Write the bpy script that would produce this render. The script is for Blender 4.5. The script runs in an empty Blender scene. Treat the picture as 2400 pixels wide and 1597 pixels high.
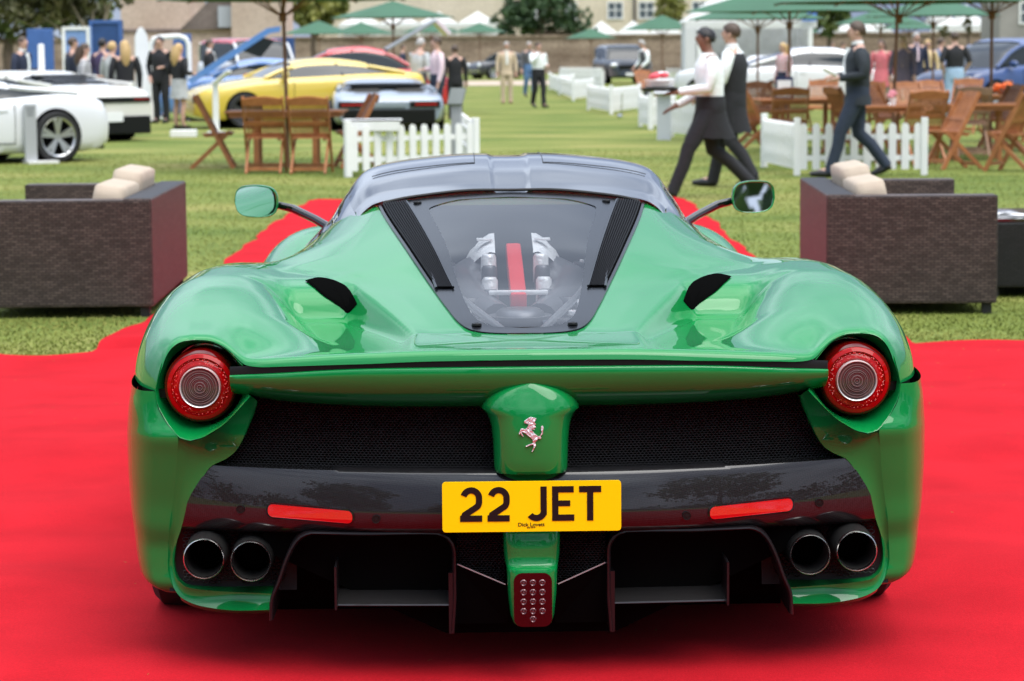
import bpy, bmesh, math, random
import numpy as np
from mathutils import Vector, Matrix

random.seed(7); np.random.seed(7)
SC = bpy.context.scene
COL = SC.collection
R = math.radians

# ------------------------------------------------------------------ camera
FPX, HC, PITCH, ROLL = 6067.0, 1.45, math.atan((798.5 - 120) / 6067.0), R(0.45)
fw = Vector((0, math.cos(PITCH), -math.sin(PITCH)))
up0 = Vector((0, math.sin(PITCH), math.cos(PITCH)))
rt0 = Vector((1, 0, 0))
rt = rt0 * math.cos(ROLL) - up0 * math.sin(ROLL)
up = up0 * math.cos(ROLL) + rt0 * math.sin(ROLL)
cam_d = bpy.data.cameras.new('camera')
cam = bpy.data.objects.new('camera', cam_d)
COL.objects.link(cam)
m = Matrix.Identity(4)
for i in range(3):
    m[i][0], m[i][1], m[i][2] = rt[i], up[i], -fw[i]
m[0][3], m[1][3], m[2][3] = 0, 0, HC
cam.matrix_world = m
cam_d.sensor_width = 36.0
cam_d.lens = FPX / 2400 * 36.0
cam_d.clip_start = 0.1
cam_d.clip_end = 2000
cam_d.dof.use_dof = True
cam_d.dof.focus_distance = 6.15
cam_d.dof.aperture_fstop = 8.0
SC.camera = cam

# ------------------------------------------------------------------ sky and sun (bright broken overcast)
SUN_EL, SUN_AZ = R(58), R(140)      # azimuth from +Y (ahead of the camera) towards +X
w = bpy.data.worlds.new('World'); SC.world = w; w.use_nodes = True
nt = w.node_tree; nt.nodes.clear()
def N(t, **k):
    n = nt.nodes.new(t)
    for a, b in k.items(): setattr(n, a, b)
    return n
out = N('ShaderNodeOutputWorld'); bg = N('ShaderNodeBackground'); bg.inputs['Strength'].default_value = 0.1
sky = N('ShaderNodeTexSky', sky_type='NISHITA', sun_disc=False)
sky.sun_elevation = SUN_EL; sky.sun_rotation = SUN_AZ
sky.dust_density = 2.0; sky.air_density = 1.0
tc = N('ShaderNodeTexCoord')
mp = N('ShaderNodeMapping'); mp.inputs['Scale'].default_value = (1.0, 1.0, 1.8)
nz = N('ShaderNodeTexNoise'); nz.inputs['Scale'].default_value = 1.6; nz.inputs['Detail'].default_value = 7; nz.inputs['Roughness'].default_value = 0.55
cr = N('ShaderNodeValToRGB'); cr.color_ramp.elements[0].position = 0.33; cr.color_ramp.elements[1].position = 0.56
cr.color_ramp.elements[0].color = (0.72, 0.72, 0.72, 1); cr.color_ramp.elements[1].color = (1, 1, 1, 1)
nz2 = N('ShaderNodeTexNoise'); nz2.inputs['Scale'].default_value = 2.0; nz2.inputs['Detail'].default_value = 3.5
cr2 = N('ShaderNodeValToRGB')
cr2.color_ramp.elements[0].position = 0.42; cr2.color_ramp.elements[0].color = (10.5, 11.6, 14, 1)
cr2.color_ramp.elements[1].position = 0.60; cr2.color_ramp.elements[1].color = (29, 29.3, 29.8, 1)
mx = N('ShaderNodeMixRGB')
L = nt.links.new
L(tc.outputs['Generated'], mp.inputs['Vector']); L(mp.outputs['Vector'], nz.inputs['Vector']); L(mp.outputs['Vector'], nz2.inputs['Vector'])
L(nz.outputs['Fac'], cr.inputs['Fac']); L(nz2.outputs['Fac'], cr2.inputs['Fac'])
sp = N('ShaderNodeSeparateXYZ'); L(tc.outputs['Generated'], sp.inputs[0])
mr = N('ShaderNodeValToRGB'); mr.color_ramp.elements[1].color = (1.0, 1.0, 1.0, 1); mr.color_ramp.elements[0].color = (.16, .18, .215, 1)
e_ = mr.color_ramp.elements.new(.38); e_.color = (.235, .265, .315, 1)
e_ = mr.color_ramp.elements.new(.64); e_.color = (.42, .455, .51, 1)
L(sp.outputs['Z'], mr.inputs['Fac'])
mg = N('ShaderNodeMixRGB', blend_type='MULTIPLY'); mg.inputs['Fac'].default_value = 1.0      # an overcast sky is brighter overhead than at the horizon
L(cr2.outputs['Color'], mg.inputs['Color1']); L(mr.outputs['Color'], mg.inputs['Color2'])
L(cr.outputs['Color'], mx.inputs['Fac']); L(sky.outputs['Color'], mx.inputs['Color1']); L(mg.outputs['Color'], mx.inputs['Color2'])
L(mx.outputs['Color'], bg.inputs['Color']); L(bg.outputs['Background'], out.inputs['Surface'])
sun_d = bpy.data.lights.new('sun', 'SUN'); sun_d.energy = 1.5; sun_d.angle = R(45); sun_d.color = (1.0, 0.96, 0.9)
sun = bpy.data.objects.new('sun', sun_d); COL.objects.link(sun)
sd = Vector((math.sin(SUN_AZ) * math.cos(SUN_EL), math.cos(SUN_AZ) * math.cos(SUN_EL), math.sin(SUN_EL)))
sun.rotation_euler = sd.to_track_quat('Z', 'Y').to_euler()
SC.view_settings.view_transform = 'Standard'; SC.view_settings.look = 'None'
SC.view_settings.exposure = 0.75; SC.view_settings.gamma = 1.0
SC.view_settings.use_curve_mapping = False

# ------------------------------------------------------------------ helpers
def G(u, v, z=0.0):
    """ground point seen at photograph pixel (u, v), as a world position"""
    r = fw * FPX + rt * (u - 1200) + up * (798.5 - v)
    t = (z - HC) / r.z
    return Vector((r.x * t, r.y * t, z))
def AT(u, v, Y):
    """world point at distance Y seen at photograph pixel (u, v)"""
    r = fw * FPX + rt * (u - 1200) + up * (798.5 - v)
    t = Y / r.y
    return Vector((r.x * t, Y, HC + r.z * t))

MATS = {}
def mat(name, col, rough=0.5, metal=0.0, coat=0.0, var=0.0, vscale=4.0, bump=0.0, bscale=60.0, spec=0.5, sheen=0.0, trans=0.0, coord='Object', col2=None, detail=5.0, dist=0.01):
    if name in MATS: return MATS[name]
    m = bpy.data.materials.new(name); m.use_nodes = True
    t = m.node_tree; p = t.nodes['Principled BSDF']
    p.inputs['Base Color'].default_value = (*col, 1)
    p.inputs['Roughness'].default_value = rough; p.inputs['Metallic'].default_value = metal
    p.inputs['Coat Weight'].default_value = coat; p.inputs['Coat Roughness'].default_value = 0.02
    p.inputs['Specular IOR Level'].default_value = spec
    p.inputs['Sheen Weight'].default_value = sheen
    p.inputs['Transmission Weight'].default_value = trans
    if var or bump or col2:
        c = t.nodes.new('ShaderNodeTexCoord')
        if var or col2:
            n = t.nodes.new('ShaderNodeTexNoise'); n.inputs['Scale'].default_value = vscale; n.inputs['Detail'].default_value = detail
            t.links.new(c.outputs[coord], n.inputs['Vector'])
            x = t.nodes.new('ShaderNodeValToRGB')
            a = col; b = col2 or tuple(min(1, q * (1 + var)) for q in col)
            if not col2: a = tuple(q * (1 - var) for q in col)
            x.color_ramp.elements[0].color = (*a, 1); x.color_ramp.elements[1].color = (*b, 1)
            x.color_ramp.elements[0].position = 0.32; x.color_ramp.elements[1].position = 0.68
            t.links.new(n.outputs['Fac'], x.inputs['Fac']); t.links.new(x.outputs['Color'], p.inputs['Base Color'])
        if bump:
            n2 = t.nodes.new('ShaderNodeTexNoise'); n2.inputs['Scale'].default_value = bscale; n2.inputs['Detail'].default_value = 4
            t.links.new(c.outputs[coord], n2.inputs['Vector'])
            bn = t.nodes.new('ShaderNodeBump'); bn.inputs['Strength'].default_value = bump; bn.inputs['Distance'].default_value = dist
            t.links.new(n2.outputs['Fac'], bn.inputs['Height']); t.links.new(bn.outputs['Normal'], p.inputs['Normal'])
    MATS[name] = m
    return m

class MB:
    """collects shapes into one mesh"""
    def __init__(s): s.v = []; s.f = []
    def add(s, vs, fs):
        o = len(s.v); s.v += [tuple(float(c) for c in q) for q in vs]; s.f += [tuple(i + o for i in f) for f in fs]; return s
    def box(s, c, d, rot=None):
        hx, hy, hz = d[0] / 2, d[1] / 2, d[2] / 2
        vs = [Vector((x, y, z)) for x in (-hx, hx) for y in (-hy, hy) for z in (-hz, hz)]
        if rot is not None: vs = [rot @ q for q in vs]
        c = Vector(c)
        return s.add([q + c for q in vs], [(0, 1, 3, 2), (4, 6, 7, 5), (0, 4, 5, 1), (2, 3, 7, 6), (0, 2, 6, 4), (1, 5, 7, 3)])
    def bar(s, a, b, wd, th, hint=(0, 0, 1)):
        """straight board from a to b; th is measured along hint"""
        a, b = Vector(a), Vector(b); d = (b - a); l = d.length; d.normalize()
        h = Vector(hint); h = (h - d * h.dot(d))
        if h.length < 1e-5: h = Vector((1, 0, 0)) - d * d.x
        h.normalize(); q = d.cross(h)
        r = Matrix((q, d, h)).transposed()
        return s.box((a + b) / 2, (wd, l, th), r)
    def tube(s, pts, rad, n=8, cap=True):
        pts = [Vector(p) for p in pts]; k = len(pts)
        if not hasattr(rad, '__len__'): rad = [rad] * k
        vs = []; fs = []
        d0 = (pts[1] - pts[0]).normalized()
        ref = Vector((0, 0, 1)) if abs(d0.z) < 0.9 else Vector((1, 0, 0))
        for i, p in enumerate(pts):
            d = (pts[min(i + 1, k - 1)] - pts[max(i - 1, 0)]).normalized()
            a = d.cross(ref)
            if a.length < 1e-4: a = d.cross(Vector((0, 1, 0.1)))
            a.normalize(); b = a.cross(d); ref = b
            for j in range(n):
                t = 2 * math.pi * j / n
                vs.append(p + (a * math.cos(t) + b * math.sin(t)) * rad[i])
        for i in range(k - 1):
            for j in range(n):
                fs.append((i * n + j, i * n + (j + 1) % n, (i + 1) * n + (j + 1) % n, (i + 1) * n + j))
        if cap: fs += [tuple(range(n))[::-1], tuple((k - 1) * n + j for j in range(n))]
        return s.add(vs, fs)
    def lathe(s, prof, n=24, axis='z', c=(0, 0, 0), cap=True):
        """profile of (radius, height) spun round an axis"""
        vs = []; fs = []; k = len(prof)
        for r, h in prof:
            for j in range(n):
                t = 2 * math.pi * j / n; x, y = r * math.cos(t), r * math.sin(t)
                q = (x, y, h) if axis == 'z' else ((x, h, y) if axis == 'y' else (h, x, y))
                vs.append((q[0] + c[0], q[1] + c[1], q[2] + c[2]))
        for i in range(k - 1):
            for j in range(n): fs.append((i * n + j, i * n + (j + 1) % n, (i + 1) * n + (j + 1) % n, (i + 1) * n + j))
        if cap and prof[0][0] > 1e-6: fs.append(tuple(range(n)))
        if cap and prof[-1][0] > 1e-6: fs.append(tuple((k - 1) * n + j for j in range(n)))
        return s.add(vs, fs)
    def ball(s, c, r, n=10, k=7):
        if not hasattr(r, '__len__'): r = (r, r, r)
        vs = []; fs = []
        for i in range(k + 1):
            p = math.pi * i / k
            for j in range(n):
                t = 2 * math.pi * j / n
                vs.append((c[0] + r[0] * math.sin(p) * math.cos(t), c[1] + r[1] * math.sin(p) * math.sin(t), c[2] + r[2] * math.cos(p)))
        for i in range(k):
            for j in range(n): fs.append((i * n + j, i * n + (j + 1) % n, (i + 1) * n + (j + 1) % n, (i + 1) * n + j))
        return s.add(vs, fs)
    def grid(s, P, closed=False):
        """P is an array [rows, cols, 3]"""
        P = np.asarray(P, float); r, c = P.shape[:2]
        fs = []
        for i in range(r - 1):
            for j in range(c if closed else c - 1):
                fs.append((i * c + j, i * c + (j + 1) % c, (i + 1) * c + (j + 1) % c, (i + 1) * c + j))
        return s.add(P.reshape(-1, 3), fs)
    def prism(s, poly, depth, plane='xz', off=0.0):
        """closed outline extruded; plane xz goes along +y, xy along +z, yz along +x"""
        n = len(poly); vs = []
        for d in (off, off + depth):
            for a, b in poly:
                vs.append((a, d, b) if plane == 'xz' else ((a, b, d) if plane == 'xy' else (d, a, b)))
        fs = [tuple(range(n)), tuple(range(2 * n - 1, n - 1, -1))]
        for j in range(n): fs.append((j, j + n, (j + 1) % n + n, (j + 1) % n))
        return s.add(vs, fs)
    def mesh(s, name, material, smooth=True, angle=35, bevel=0):
        me = bpy.data.meshes.new(name); me.from_pydata(s.v, [], s.f)
        me.validate(clean_customdata=False)
        if bevel:
            bm = bmesh.new(); bm.from_mesh(me)
            ed = [e for e in bm.edges if len(e.link_faces) == 2 and e.calc_face_angle(0) > 0.6]
            bmesh.ops.bevel(bm, geom=ed, offset=bevel, segments=2, affect='EDGES', profile=0.6)
            bm.to_mesh(me); bm.free()
        for mm in (material if isinstance(material, (list, tuple)) else [material]): me.materials.append(mm)
        if smooth:
            me.shade_smooth(); me.set_sharp_from_angle(angle=R(angle))
        return me
    def obj(s, name, material, parent=None, smooth=True, angle=35, bevel=0):
        return link(name, s.mesh(name, material, smooth, angle, bevel), parent)

def link(name, data, parent=None):
    o = bpy.data.objects.new(name, data); COL.objects.link(o)
    if parent is not None: o.parent = parent
    return o
def tag(o, label, cat, group=None, kind=None):
    o['label'] = label; o['category'] = cat
    if group: o['group'] = group
    if kind: o['kind'] = kind
    return o
def thing(name, label, cat, loc=(0, 0, 0), rz=0.0, group=None):
    o = bpy.data.objects.new(name, None); COL.objects.link(o)
    o.empty_display_size = 0.1
    o.location = loc; o.rotation_euler = (0, 0, rz)
    return tag(o, label, cat, group)
def structure(name, mb, material, **k):
    o = mb.obj(name, material, None, **k); o['kind'] = 'structure'; return o
def copy_tree(o, parent=None):
    c = o.copy(); COL.objects.link(c)
    if parent is not None:
        c.parent = parent
    for ch in list(o.children): copy_tree(ch, c)
    return c
def place(src, loc, rz, label, group=None, scale=None):
    c = copy_tree(src); c.location = loc; c.rotation_euler = (0, 0, rz); c['label'] = label
    if group: c['group'] = group
    if scale: c.scale = scale
    return c
def cur(xs, ys):
    """smooth monotone curve through points"""
    xs = np.array(xs, float); ys = np.array(ys, float)
    h = np.diff(xs); d = np.diff(ys) / h; mm = np.zeros_like(ys)
    for i in range(1, len(xs) - 1):
        if d[i - 1] * d[i] > 0:
            w1 = 2 * h[i] + h[i - 1]; w2 = h[i] + 2 * h[i - 1]
            mm[i] = (w1 + w2) / (w1 / d[i - 1] + w2 / d[i])
    mm[0] = d[0]; mm[-1] = d[-1]
    def f(x):
        x = np.clip(np.asarray(x, float), xs[0], xs[-1])
        i = np.clip(np.searchsorted(xs, x) - 1, 0, len(xs) - 2)
        t = (x - xs[i]) / h[i]
        return ys[i] * (1 + 2 * t) * (1 - t) ** 2 + h[i] * mm[i] * t * (1 - t) ** 2 + ys[i + 1] * t * t * (3 - 2 * t) + h[i] * mm[i + 1] * t * t * (t - 1)
    return f
def smax(a, b, r):
    h = np.clip(0.5 + 0.5 * (a - b) / r, 0, 1)
    return b * (1 - h) + a * h + r * h * (1 - h)
def resample(poly, n):
    p = np.array(poly, float); d = np.r_[0, np.cumsum(np.linalg.norm(np.diff(p, axis=0), axis=1))]
    t = np.linspace(0, d[-1], n)
    return np.stack([np.interp(t, d, p[:, k]) for k in range(p.shape[1])], 1)
def spline(poly, n):
    """smooth curve through points"""
    p = np.array(poly, float); d = np.r_[0, np.cumsum(np.linalg.norm(np.diff(p, axis=0), axis=1))]
    t = np.linspace(0, d[-1], n)
    return np.stack([cur(d, p[:, k])(t) for k in range(p.shape[1])], 1)
def rrect(w_, h_, r_, n=5, cx=0, cy=0):
    pts = []
    for sx, sy, a0 in ((1, 1, 0), (-1, 1, 90), (-1, -1, 180), (1, -1, 270)):
        for i in range(n + 1):
            a = R(a0 + 90 * i / n)
            pts.append((cx + sx * (w_ / 2 - r_) + r_ * math.cos(a), cy + sy * (h_ / 2 - r_) + r_ * math.sin(a)))
    return pts
# ================================================================== setting: lawn, carpet, path, wall, buildings, tents, trees
def ramp_mat(name, stops, scale, rough=0.9, bump=0.0, bscale=80, mapping=(1, 1, 1), mix=None, dist=.02, detail=6):
    m = bpy.data.materials.new(name); m.use_nodes = True; t = m.node_tree; p = t.nodes['Principled BSDF']; p.inputs['Roughness'].default_value = rough
    p.inputs['Specular IOR Level'].default_value = 0.2
    c = t.nodes.new('ShaderNodeTexCoord'); mp_ = t.nodes.new('ShaderNodeMapping'); mp_.inputs['Scale'].default_value = mapping
    n = t.nodes.new('ShaderNodeTexNoise'); n.inputs['Scale'].default_value = scale; n.inputs['Detail'].default_value = detail
    x = t.nodes.new('ShaderNodeValToRGB')
    e = x.color_ramp.elements
    e[0].position, e[0].color = stops[0][0], (*stops[0][1], 1); e[1].position, e[1].color = stops[-1][0], (*stops[-1][1], 1)
    for q, col in stops[1:-1]:
        k = e.new(q); k.color = (*col, 1)
    t.links.new(c.outputs['Object'], mp_.inputs['Vector']); t.links.new(mp_.outputs['Vector'], n.inputs['Vector']); t.links.new(n.outputs['Fac'], x.inputs['Fac'])
    colout = x.outputs['Color']
    if mix:                                               # second, finer layer: (scale, dark factor, bright factor)
        n2 = t.nodes.new('ShaderNodeTexNoise'); n2.inputs['Scale'].default_value = mix[0]; n2.inputs['Detail'].default_value = 5
        t.links.new(c.outputs['Object'], n2.inputs['Vector'])
        y = t.nodes.new('ShaderNodeValToRGB'); y.color_ramp.elements[0].color = (mix[1],) * 3 + (1,); y.color_ramp.elements[1].color = (mix[2],) * 3 + (1,)
        y.color_ramp.elements[0].position = .3; y.color_ramp.elements[1].position = .7
        t.links.new(n2.outputs['Fac'], y.inputs['Fac'])
        mm = t.nodes.new('ShaderNodeMixRGB'); mm.blend_type = 'MULTIPLY'; mm.inputs['Fac'].default_value = 1
        t.links.new(colout, mm.inputs['Color1']); t.links.new(y.outputs['Color'], mm.inputs['Color2']); colout = mm.outputs['Color']
    t.links.new(colout, p.inputs['Base Color'])
    if bump:
        b = t.nodes.new('ShaderNodeTexNoise'); b.inputs['Scale'].default_value = bscale; b.inputs['Detail'].default_value = 4
        t.links.new(c.outputs['Object'], b.inputs['Vector'])
        bn = t.nodes.new('ShaderNodeBump'); bn.inputs['Strength'].default_value = bump; bn.inputs['Distance'].default_value = dist
        t.links.new(b.outputs['Fac'], bn.inputs['Height']); t.links.new(bn.outputs['Normal'], p.inputs['Normal'])
    MATS[name] = m
    return m
GRASS = ramp_mat('lawn_grass', [(.28, (.075, .12, .018)), (.48, (.145, .18, .036)), (.62, (.215, .22, .058)), (.76, (.31, .265, .095))], .55, mapping=(.55, 1, 1), bump=.7, bscale=45, mix=(22, .62, 1.35))
mb = MB()
xs_ = np.concatenate([np.linspace(-400, -40, 8), np.linspace(-36, 36, 40), np.linspace(40, 400, 8)]); ys_ = np.concatenate([np.linspace(-120, 0, 8), np.linspace(2, 60, 40), np.linspace(66, 700, 20)])
mb.grid([[(x, y, 0) for x in xs_] for y in ys_])
structure('lawn', mb, GRASS)
PATHM = ramp_mat('path_gravel', [(.3, (.36, .28, .21)), (.7, (.52, .43, .35))], 2.0)
mb = MB(); y0, y1 = G(1150, 201).y, G(1150, 190).y
mb.grid([[(x, y + .6 * math.sin(x * .1), .006) for x in np.linspace(-16, 4, 20)] for y in (y0, (y0 + y1) / 2, y1)]); structure('path', mb, PATHM)

# red carpet: one strip under the car running away, one wide piece across the front; laid loose, edges uneven
CARP = ramp_mat('red_carpet', [(.3, (.38, .006, .012)), (.7, (.48, .009, .017))], 3.0, bump=.35, bscale=220, mix=(160, .86, 1.1), dist=.004)
CARP.node_tree.nodes['Principled BSDF'].inputs['Specular IOR Level'].default_value = .06; CARP.node_tree.nodes['Principled BSDF'].inputs['Sheen Weight'].default_value = .03
CARP.node_tree.nodes['Principled BSDF'].inputs['Sheen Roughness'].default_value = .4
CARP.node_tree.nodes['Principled BSDF'].inputs['Sheen Tint'].default_value = (1, .45, .5, 1)
def fold(x, y):
    z = .020 + .014 * math.sin(y * 1.9 + .8 * math.sin(x * 1.1)) * math.sin(x * .9 + .4) + .007 * math.sin(3.7 * x + 2.1 * y) + .006 * math.sin(5.3 * y - 1.7 * x + 1.5 * math.sin(2.2 * x)) * min(1, abs(x) / 2.0)
    r = math.hypot(x + 1.6, (y - 6.5)); z += .012 * math.sin(5.2 * (x * .4 + y)) * math.exp(-((abs(x) - 1.9) / .8) ** 2) * math.exp(-((y - 7.5) / 2.5) ** 2)
    z += .016 * math.exp(-(((x + 2.9) * .35 + (y - 6.0)) / .16) ** 2) * math.exp(-((x + 3.2) / 1.3) ** 2) + .014 * math.exp(-(((x + 2.4) * .8 + (y - 8.6)) / .14) ** 2) * math.exp(-((x + 2.6) / .9) ** 2) + .012 * math.exp(-(((x - 2.6) * -.5 + (y - 7.2)) / .15) ** 2) * math.exp(-((x - 2.6) / .9) ** 2)
    return max(z, .006)
mb = MB(); NXc, NYc = 190, 170
def front_edge(x): return 12.45 + .10 * math.sin(x * 2.6 + 1.0) + .07 * math.sin(x * 6.1) + (.18 if x > 1.7 else 0) - .25 * math.exp(-((x + 2.2) / .5) ** 2)
mb.grid([[(x, y, fold(x, y)) for x, y in [(x, 1.2 + (front_edge(x) - 1.2) * t) for x in np.linspace(-4.6, 4.6, NXc)]] for t in np.linspace(0, 1, NYc)])
o = mb.obj('red_carpet', CARP); tag(o, 'wide red carpet laid across the foreground under the tail of the green car', 'carpet')
mb = MB()
def wob(y, k): return .016 * math.sin(y * 2.3 + k) + .012 * math.sin(y * 5.1 + 2 * k) + .016 * math.sin(y * 1.1 + k) + .006 * math.sin(y * 11 + k)
rows = []
for y in np.linspace(12.2, 25.2, 120):
    xl, xr = -2.0 + wob(y, 0), 1.70 + wob(y, 2.2)
    if y < 15: f_ = (15 - y) / 2.6; xl -= .10 * f_ ** 2.0; xr += .36 * f_ ** 1.5
    rows.append([(xl + (xr - xl) * t, y, .022 + .5 * fold(xl + (xr - xl) * t, y) - (.016 if t in (0, 1) else 0)) for t in np.linspace(0, 1, 40)])
    if y < 12.8: rows[-1] = [(a_, b_, .001) for a_, b_, _ in rows[-1]]
mb.grid(rows); o = mb.obj('red_carpet', CARP); tag(o, 'long red carpet strip running away under the nose of the green car', 'carpet')

# short grass near the carpet and the sofas
mb = MB(); rng = np.random.RandomState(3)
def on_carpet(x, y):
    if y < front_edge(x) + .02: return True
    f_ = max(0, (15 - y) / 2.6)
    return -2.0 + wob(y, 0) - .1 * f_ ** 2 < x < 1.70 + wob(y, 2.2) + .36 * f_ ** 1.5 and y < 25.2
nb = 0; vs = []; fs = []
while nb < 80000:
    y = 11.9 + 26 * rng.rand() ** 2.3; x = (rng.rand() * 2 - 1) * (y * .205 + .3)
    if on_carpet(x, y): continue
    h = .007 + .009 * rng.rand(); a = rng.rand() * 6.28; wd = .0026 + .00016 * y; lx, ly = (rng.rand(2) - .5) * .03
    dx, dy = math.cos(a) * wd, math.sin(a) * wd; k = len(vs)
    vs += [(x - dx, y - dy, 0), (x + dx, y + dy, 0), (x + lx, y + ly, h)]; fs.append((k, k + 1, k + 2)); nb += 1
mb.v, mb.f = vs, fs
GBL = mat('grass_blade', (.115, .160, .027), rough=.85, spec=.1, col2=(.235, .235, .064), vscale=.7)
o = mb.obj('grass', GBL, smooth=False); o['kind'] = 'stuff'; o['label'] = 'short mown grass of the lawn, green with dry patches'; o['category'] = 'grass'

# stone wall across the far end
WALLM = ramp_mat('old_stone', [(.3, (.16, .11, .08)), (.5, (.27, .20, .15)), (.7, (.38, .29, .22))], .9, mapping=(.5, 1, 1.6), mix=(5, .75, 1.2), bump=.5, bscale=6, dist=.1)
wl = thing('stone_wall', 'long brown stone boundary wall along the far end of the lawn', 'wall', (0, 165, 0))
mb = MB(); mb.grid([[(x, 0, z) for x in np.linspace(-150, 150, 90)] for z in np.linspace(0, 2.30, 4)]); mb.box((0, .25, 1.15), (300, .4, 2.26)); mb.box((-105.2, .2, 2.37), (90, .62, .14)); mb.box((106.2, .2, 2.37), (90, .62, .14)); mb.obj('wall_face', WALLM, wl, smooth=False)
for k in range(60):
    MB().box((-59 + 2 * k, .2, 2.37), (1.97, .62, .14)).obj('coping_stone', WALLM, wl, smooth=False)

# buildings beyond the wall
STONE = ramp_mat('pale_stone', [(.3, (.56, .48, .36)), (.7, (.68, .59, .46))], .5, mix=(6, .85, 1.1))
STONE2 = ramp_mat('pink_stone', [(.3, (.46, .35, .28)), (.7, (.58, .46, .38))], .5, mix=(6, .85, 1.1))
ROOFT = ramp_mat('roof_slate', [(.3, (.12, .095, .085)), (.7, (.2, .16, .145))], 1.5, mix=(9, .8, 1.2))
WHITEP = mat('white_paint', (.80, .80, .79), rough=.5, var=.03)
WPANE = mat('window_pane', (.10, .12, .14), rough=.08, coat=1.0)
def window(b, x, z, w_, h_, y=-.02):
    f = MB()
    f.box((x, y - .02, z + h_ / 2 + .05), (w_ + .2, .12, .1)).box((x, y - .02, z - h_ / 2 - .05), (w_ + .2, .12, .1)).box((x - w_ / 2 - .05, y - .02, z), (.1, .1, h_)).box((x + w_ / 2 + .05, y - .02, z), (.1, .1, h_))
    f.box((x, y - .02, z), (.07, .08, h_)).box((x, y - .02, z + h_ * .02), (w_, .07, .07))
    fr = f.obj('window', WHITEP, b, smooth=False)
    MB().box((x, y + .03, z), (w_, .03, h_)).obj('pane', WPANE, fr, smooth=False)
b = thing('stone_building', 'long pale stone building with white sash windows beyond the wall', 'building', (AT(1250, 60, 200).x, 200, 0))
MB().box((0, 4, 5), (34, 8, 10)).obj('wall', STONE, b, smooth=False)
for u in (1442, 1515, 1335, 1240, 1640): window(b, AT(u, 28, 200).x - b.location.x, 1.45 + 92 * 200 / 6067, 1.05, 1.15)
x = AT(1487, 20, 200).x - b.location.x
MB().tube([(x, -.12, 2), (x, -.12, 10)], .09, 8).obj('drainpipe', mat('drainpipe', (.06, .055, .06), rough=.5), b)
MB().prism([(-.5, 10), (8.5, 10), (4, 13)], 35, 'yz', -17.5).obj('roof', ROOFT, b, smooth=False)
b = thing('stone_house', 'beige stone house with brown roof left of the dark tree', 'house', (AT(365, 60, 120).x, 120, 0))
MB().box((0, 3, 2.4), (3.2, 6, 4.8)).obj('wall', STONE2, b, smooth=False); MB().box((0, -.02, 2.5), (3.3, .1, .16)).obj('string_course', ROOFT, b, smooth=False)
MB().prism([(-2.0, 4.6), (2.0, 4.6), (0, 6.4)], 6.4, 'xz', -.2).obj('roof', ROOFT, b, smooth=False)
b = thing('stone_cottage', 'low cottage with brown tiled roof and pinkish gable beside the parked cars', 'house', (AT(545, 60, 110).x, 110, 0))
MB().box((1.0, 3, 1.9), (2.2, 5, 4.4)).obj('gable_wall', STONE2, b, smooth=False)
MB().box((-1.2, 3.4, 1.25), (2.3, 4, 2.5)).obj('side_wall', STONE2, b, smooth=False)
MB().prism([(-2.4, 2.45), (-.1, 2.45), (-.1, 4.2), (-1.2, 3.6)], 4.2, 'xz', 1.2).obj('roof', ROOFT, b, smooth=False)
MB().box((-.35, 1.1, 3.0), (.75, .1, .9)).obj('dormer_panel', mat('lead_grey', (.42, .44, .48), rough=.5), b, smooth=False)
b = thing('grey_building', 'grey rendered building at the far right edge behind the tents', 'building', (AT(2400, 60, 150).x, 150, 0))
MB().box((.3, 3, 4), (3.4, 6, 8)).obj('wall', ramp_mat('grey_render', [(.3, (.24, .225, .21)), (.7, (.33, .31, .29))], .7), b, smooth=False)
MB().prism([(-1.8, 8), (2.4, 8), (.3, 9.6)], 6.2, 'xz', -.1).obj('roof', ROOFT, b, smooth=False)
window(b, .2, 3.4, .8, 1.1)

# white marquees
TENT = mat('tent_white', (.84, .84, .83), rough=.6, var=.02, vscale=.8)
_t = TENT.node_tree; _p = _t.nodes['Principled BSDF']; _tr = _t.nodes.new('ShaderNodeBsdfTranslucent'); _tr.inputs['Color'].default_value = (.85, .85, .84, 1); _mx = _t.nodes.new('ShaderNodeMixShader'); _mx.inputs['Fac'].default_value = .45
_t.links.new(_p.outputs[0], _mx.inputs[1]); _t.links.new(_tr.outputs[0], _mx.inputs[2]); _t.links.new(_mx.outputs[0], _t.nodes['Material Output'].inputs['Surface'])
TGREY = mat('tent_lining', (.62, .63, .66), rough=.7, var=.1)
def marquee(u0, u1, vtop, vbot, Y, label, bays=3):
    a, c = AT(u0, vtop, Y), AT(u1, vtop, Y); wd = c.x - a.x
    zt, zb_ = AT((u0 + u1) / 2, vtop, Y).z, AT((u0 + u1) / 2, vbot, Y).z; ze = zb_ + (zt - zb_) * .35
    t = thing('white_marquee', label, 'tent', ((a.x + c.x) / 2, Y, 0), 0, 'white marquees beyond the lawn')
    for k in range(bays):
        x0 = -wd / 2 + wd * k / bays; x1 = x0 + wd / bays
        MB().add([(x0, 0, ze), (x1, 0, ze), (x1, 5, ze), (x0, 5, ze), ((x0 + x1) / 2, 2.5, zt + .3)], [(0, 1, 4), (1, 2, 4), (2, 3, 4), (3, 0, 4)]).obj('roof', TENT, t, smooth=False)
        MB().box(((x0 + x1) / 2, 0, (ze + zb_) / 2), (wd / bays * .98, .05, ze - zb_)).obj('valance', TENT, t, smooth=False)
        MB().box(((x0 + x1) / 2, 3.5, zb_ / 2), (wd / bays * .97, .06, zb_)).obj('back_wall', TGREY, t, smooth=False)
    for k in range(bays + 1):
        MB().box((-wd / 2 + wd * k / bays, .05, ze / 2), (.12, .12, ze)).obj('pole', WHITEP, t, smooth=False)
marquee(795, 1165, 36, 66, 190, 'wide white marquee in front of the long stone building, behind the green parasols', 4)
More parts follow.
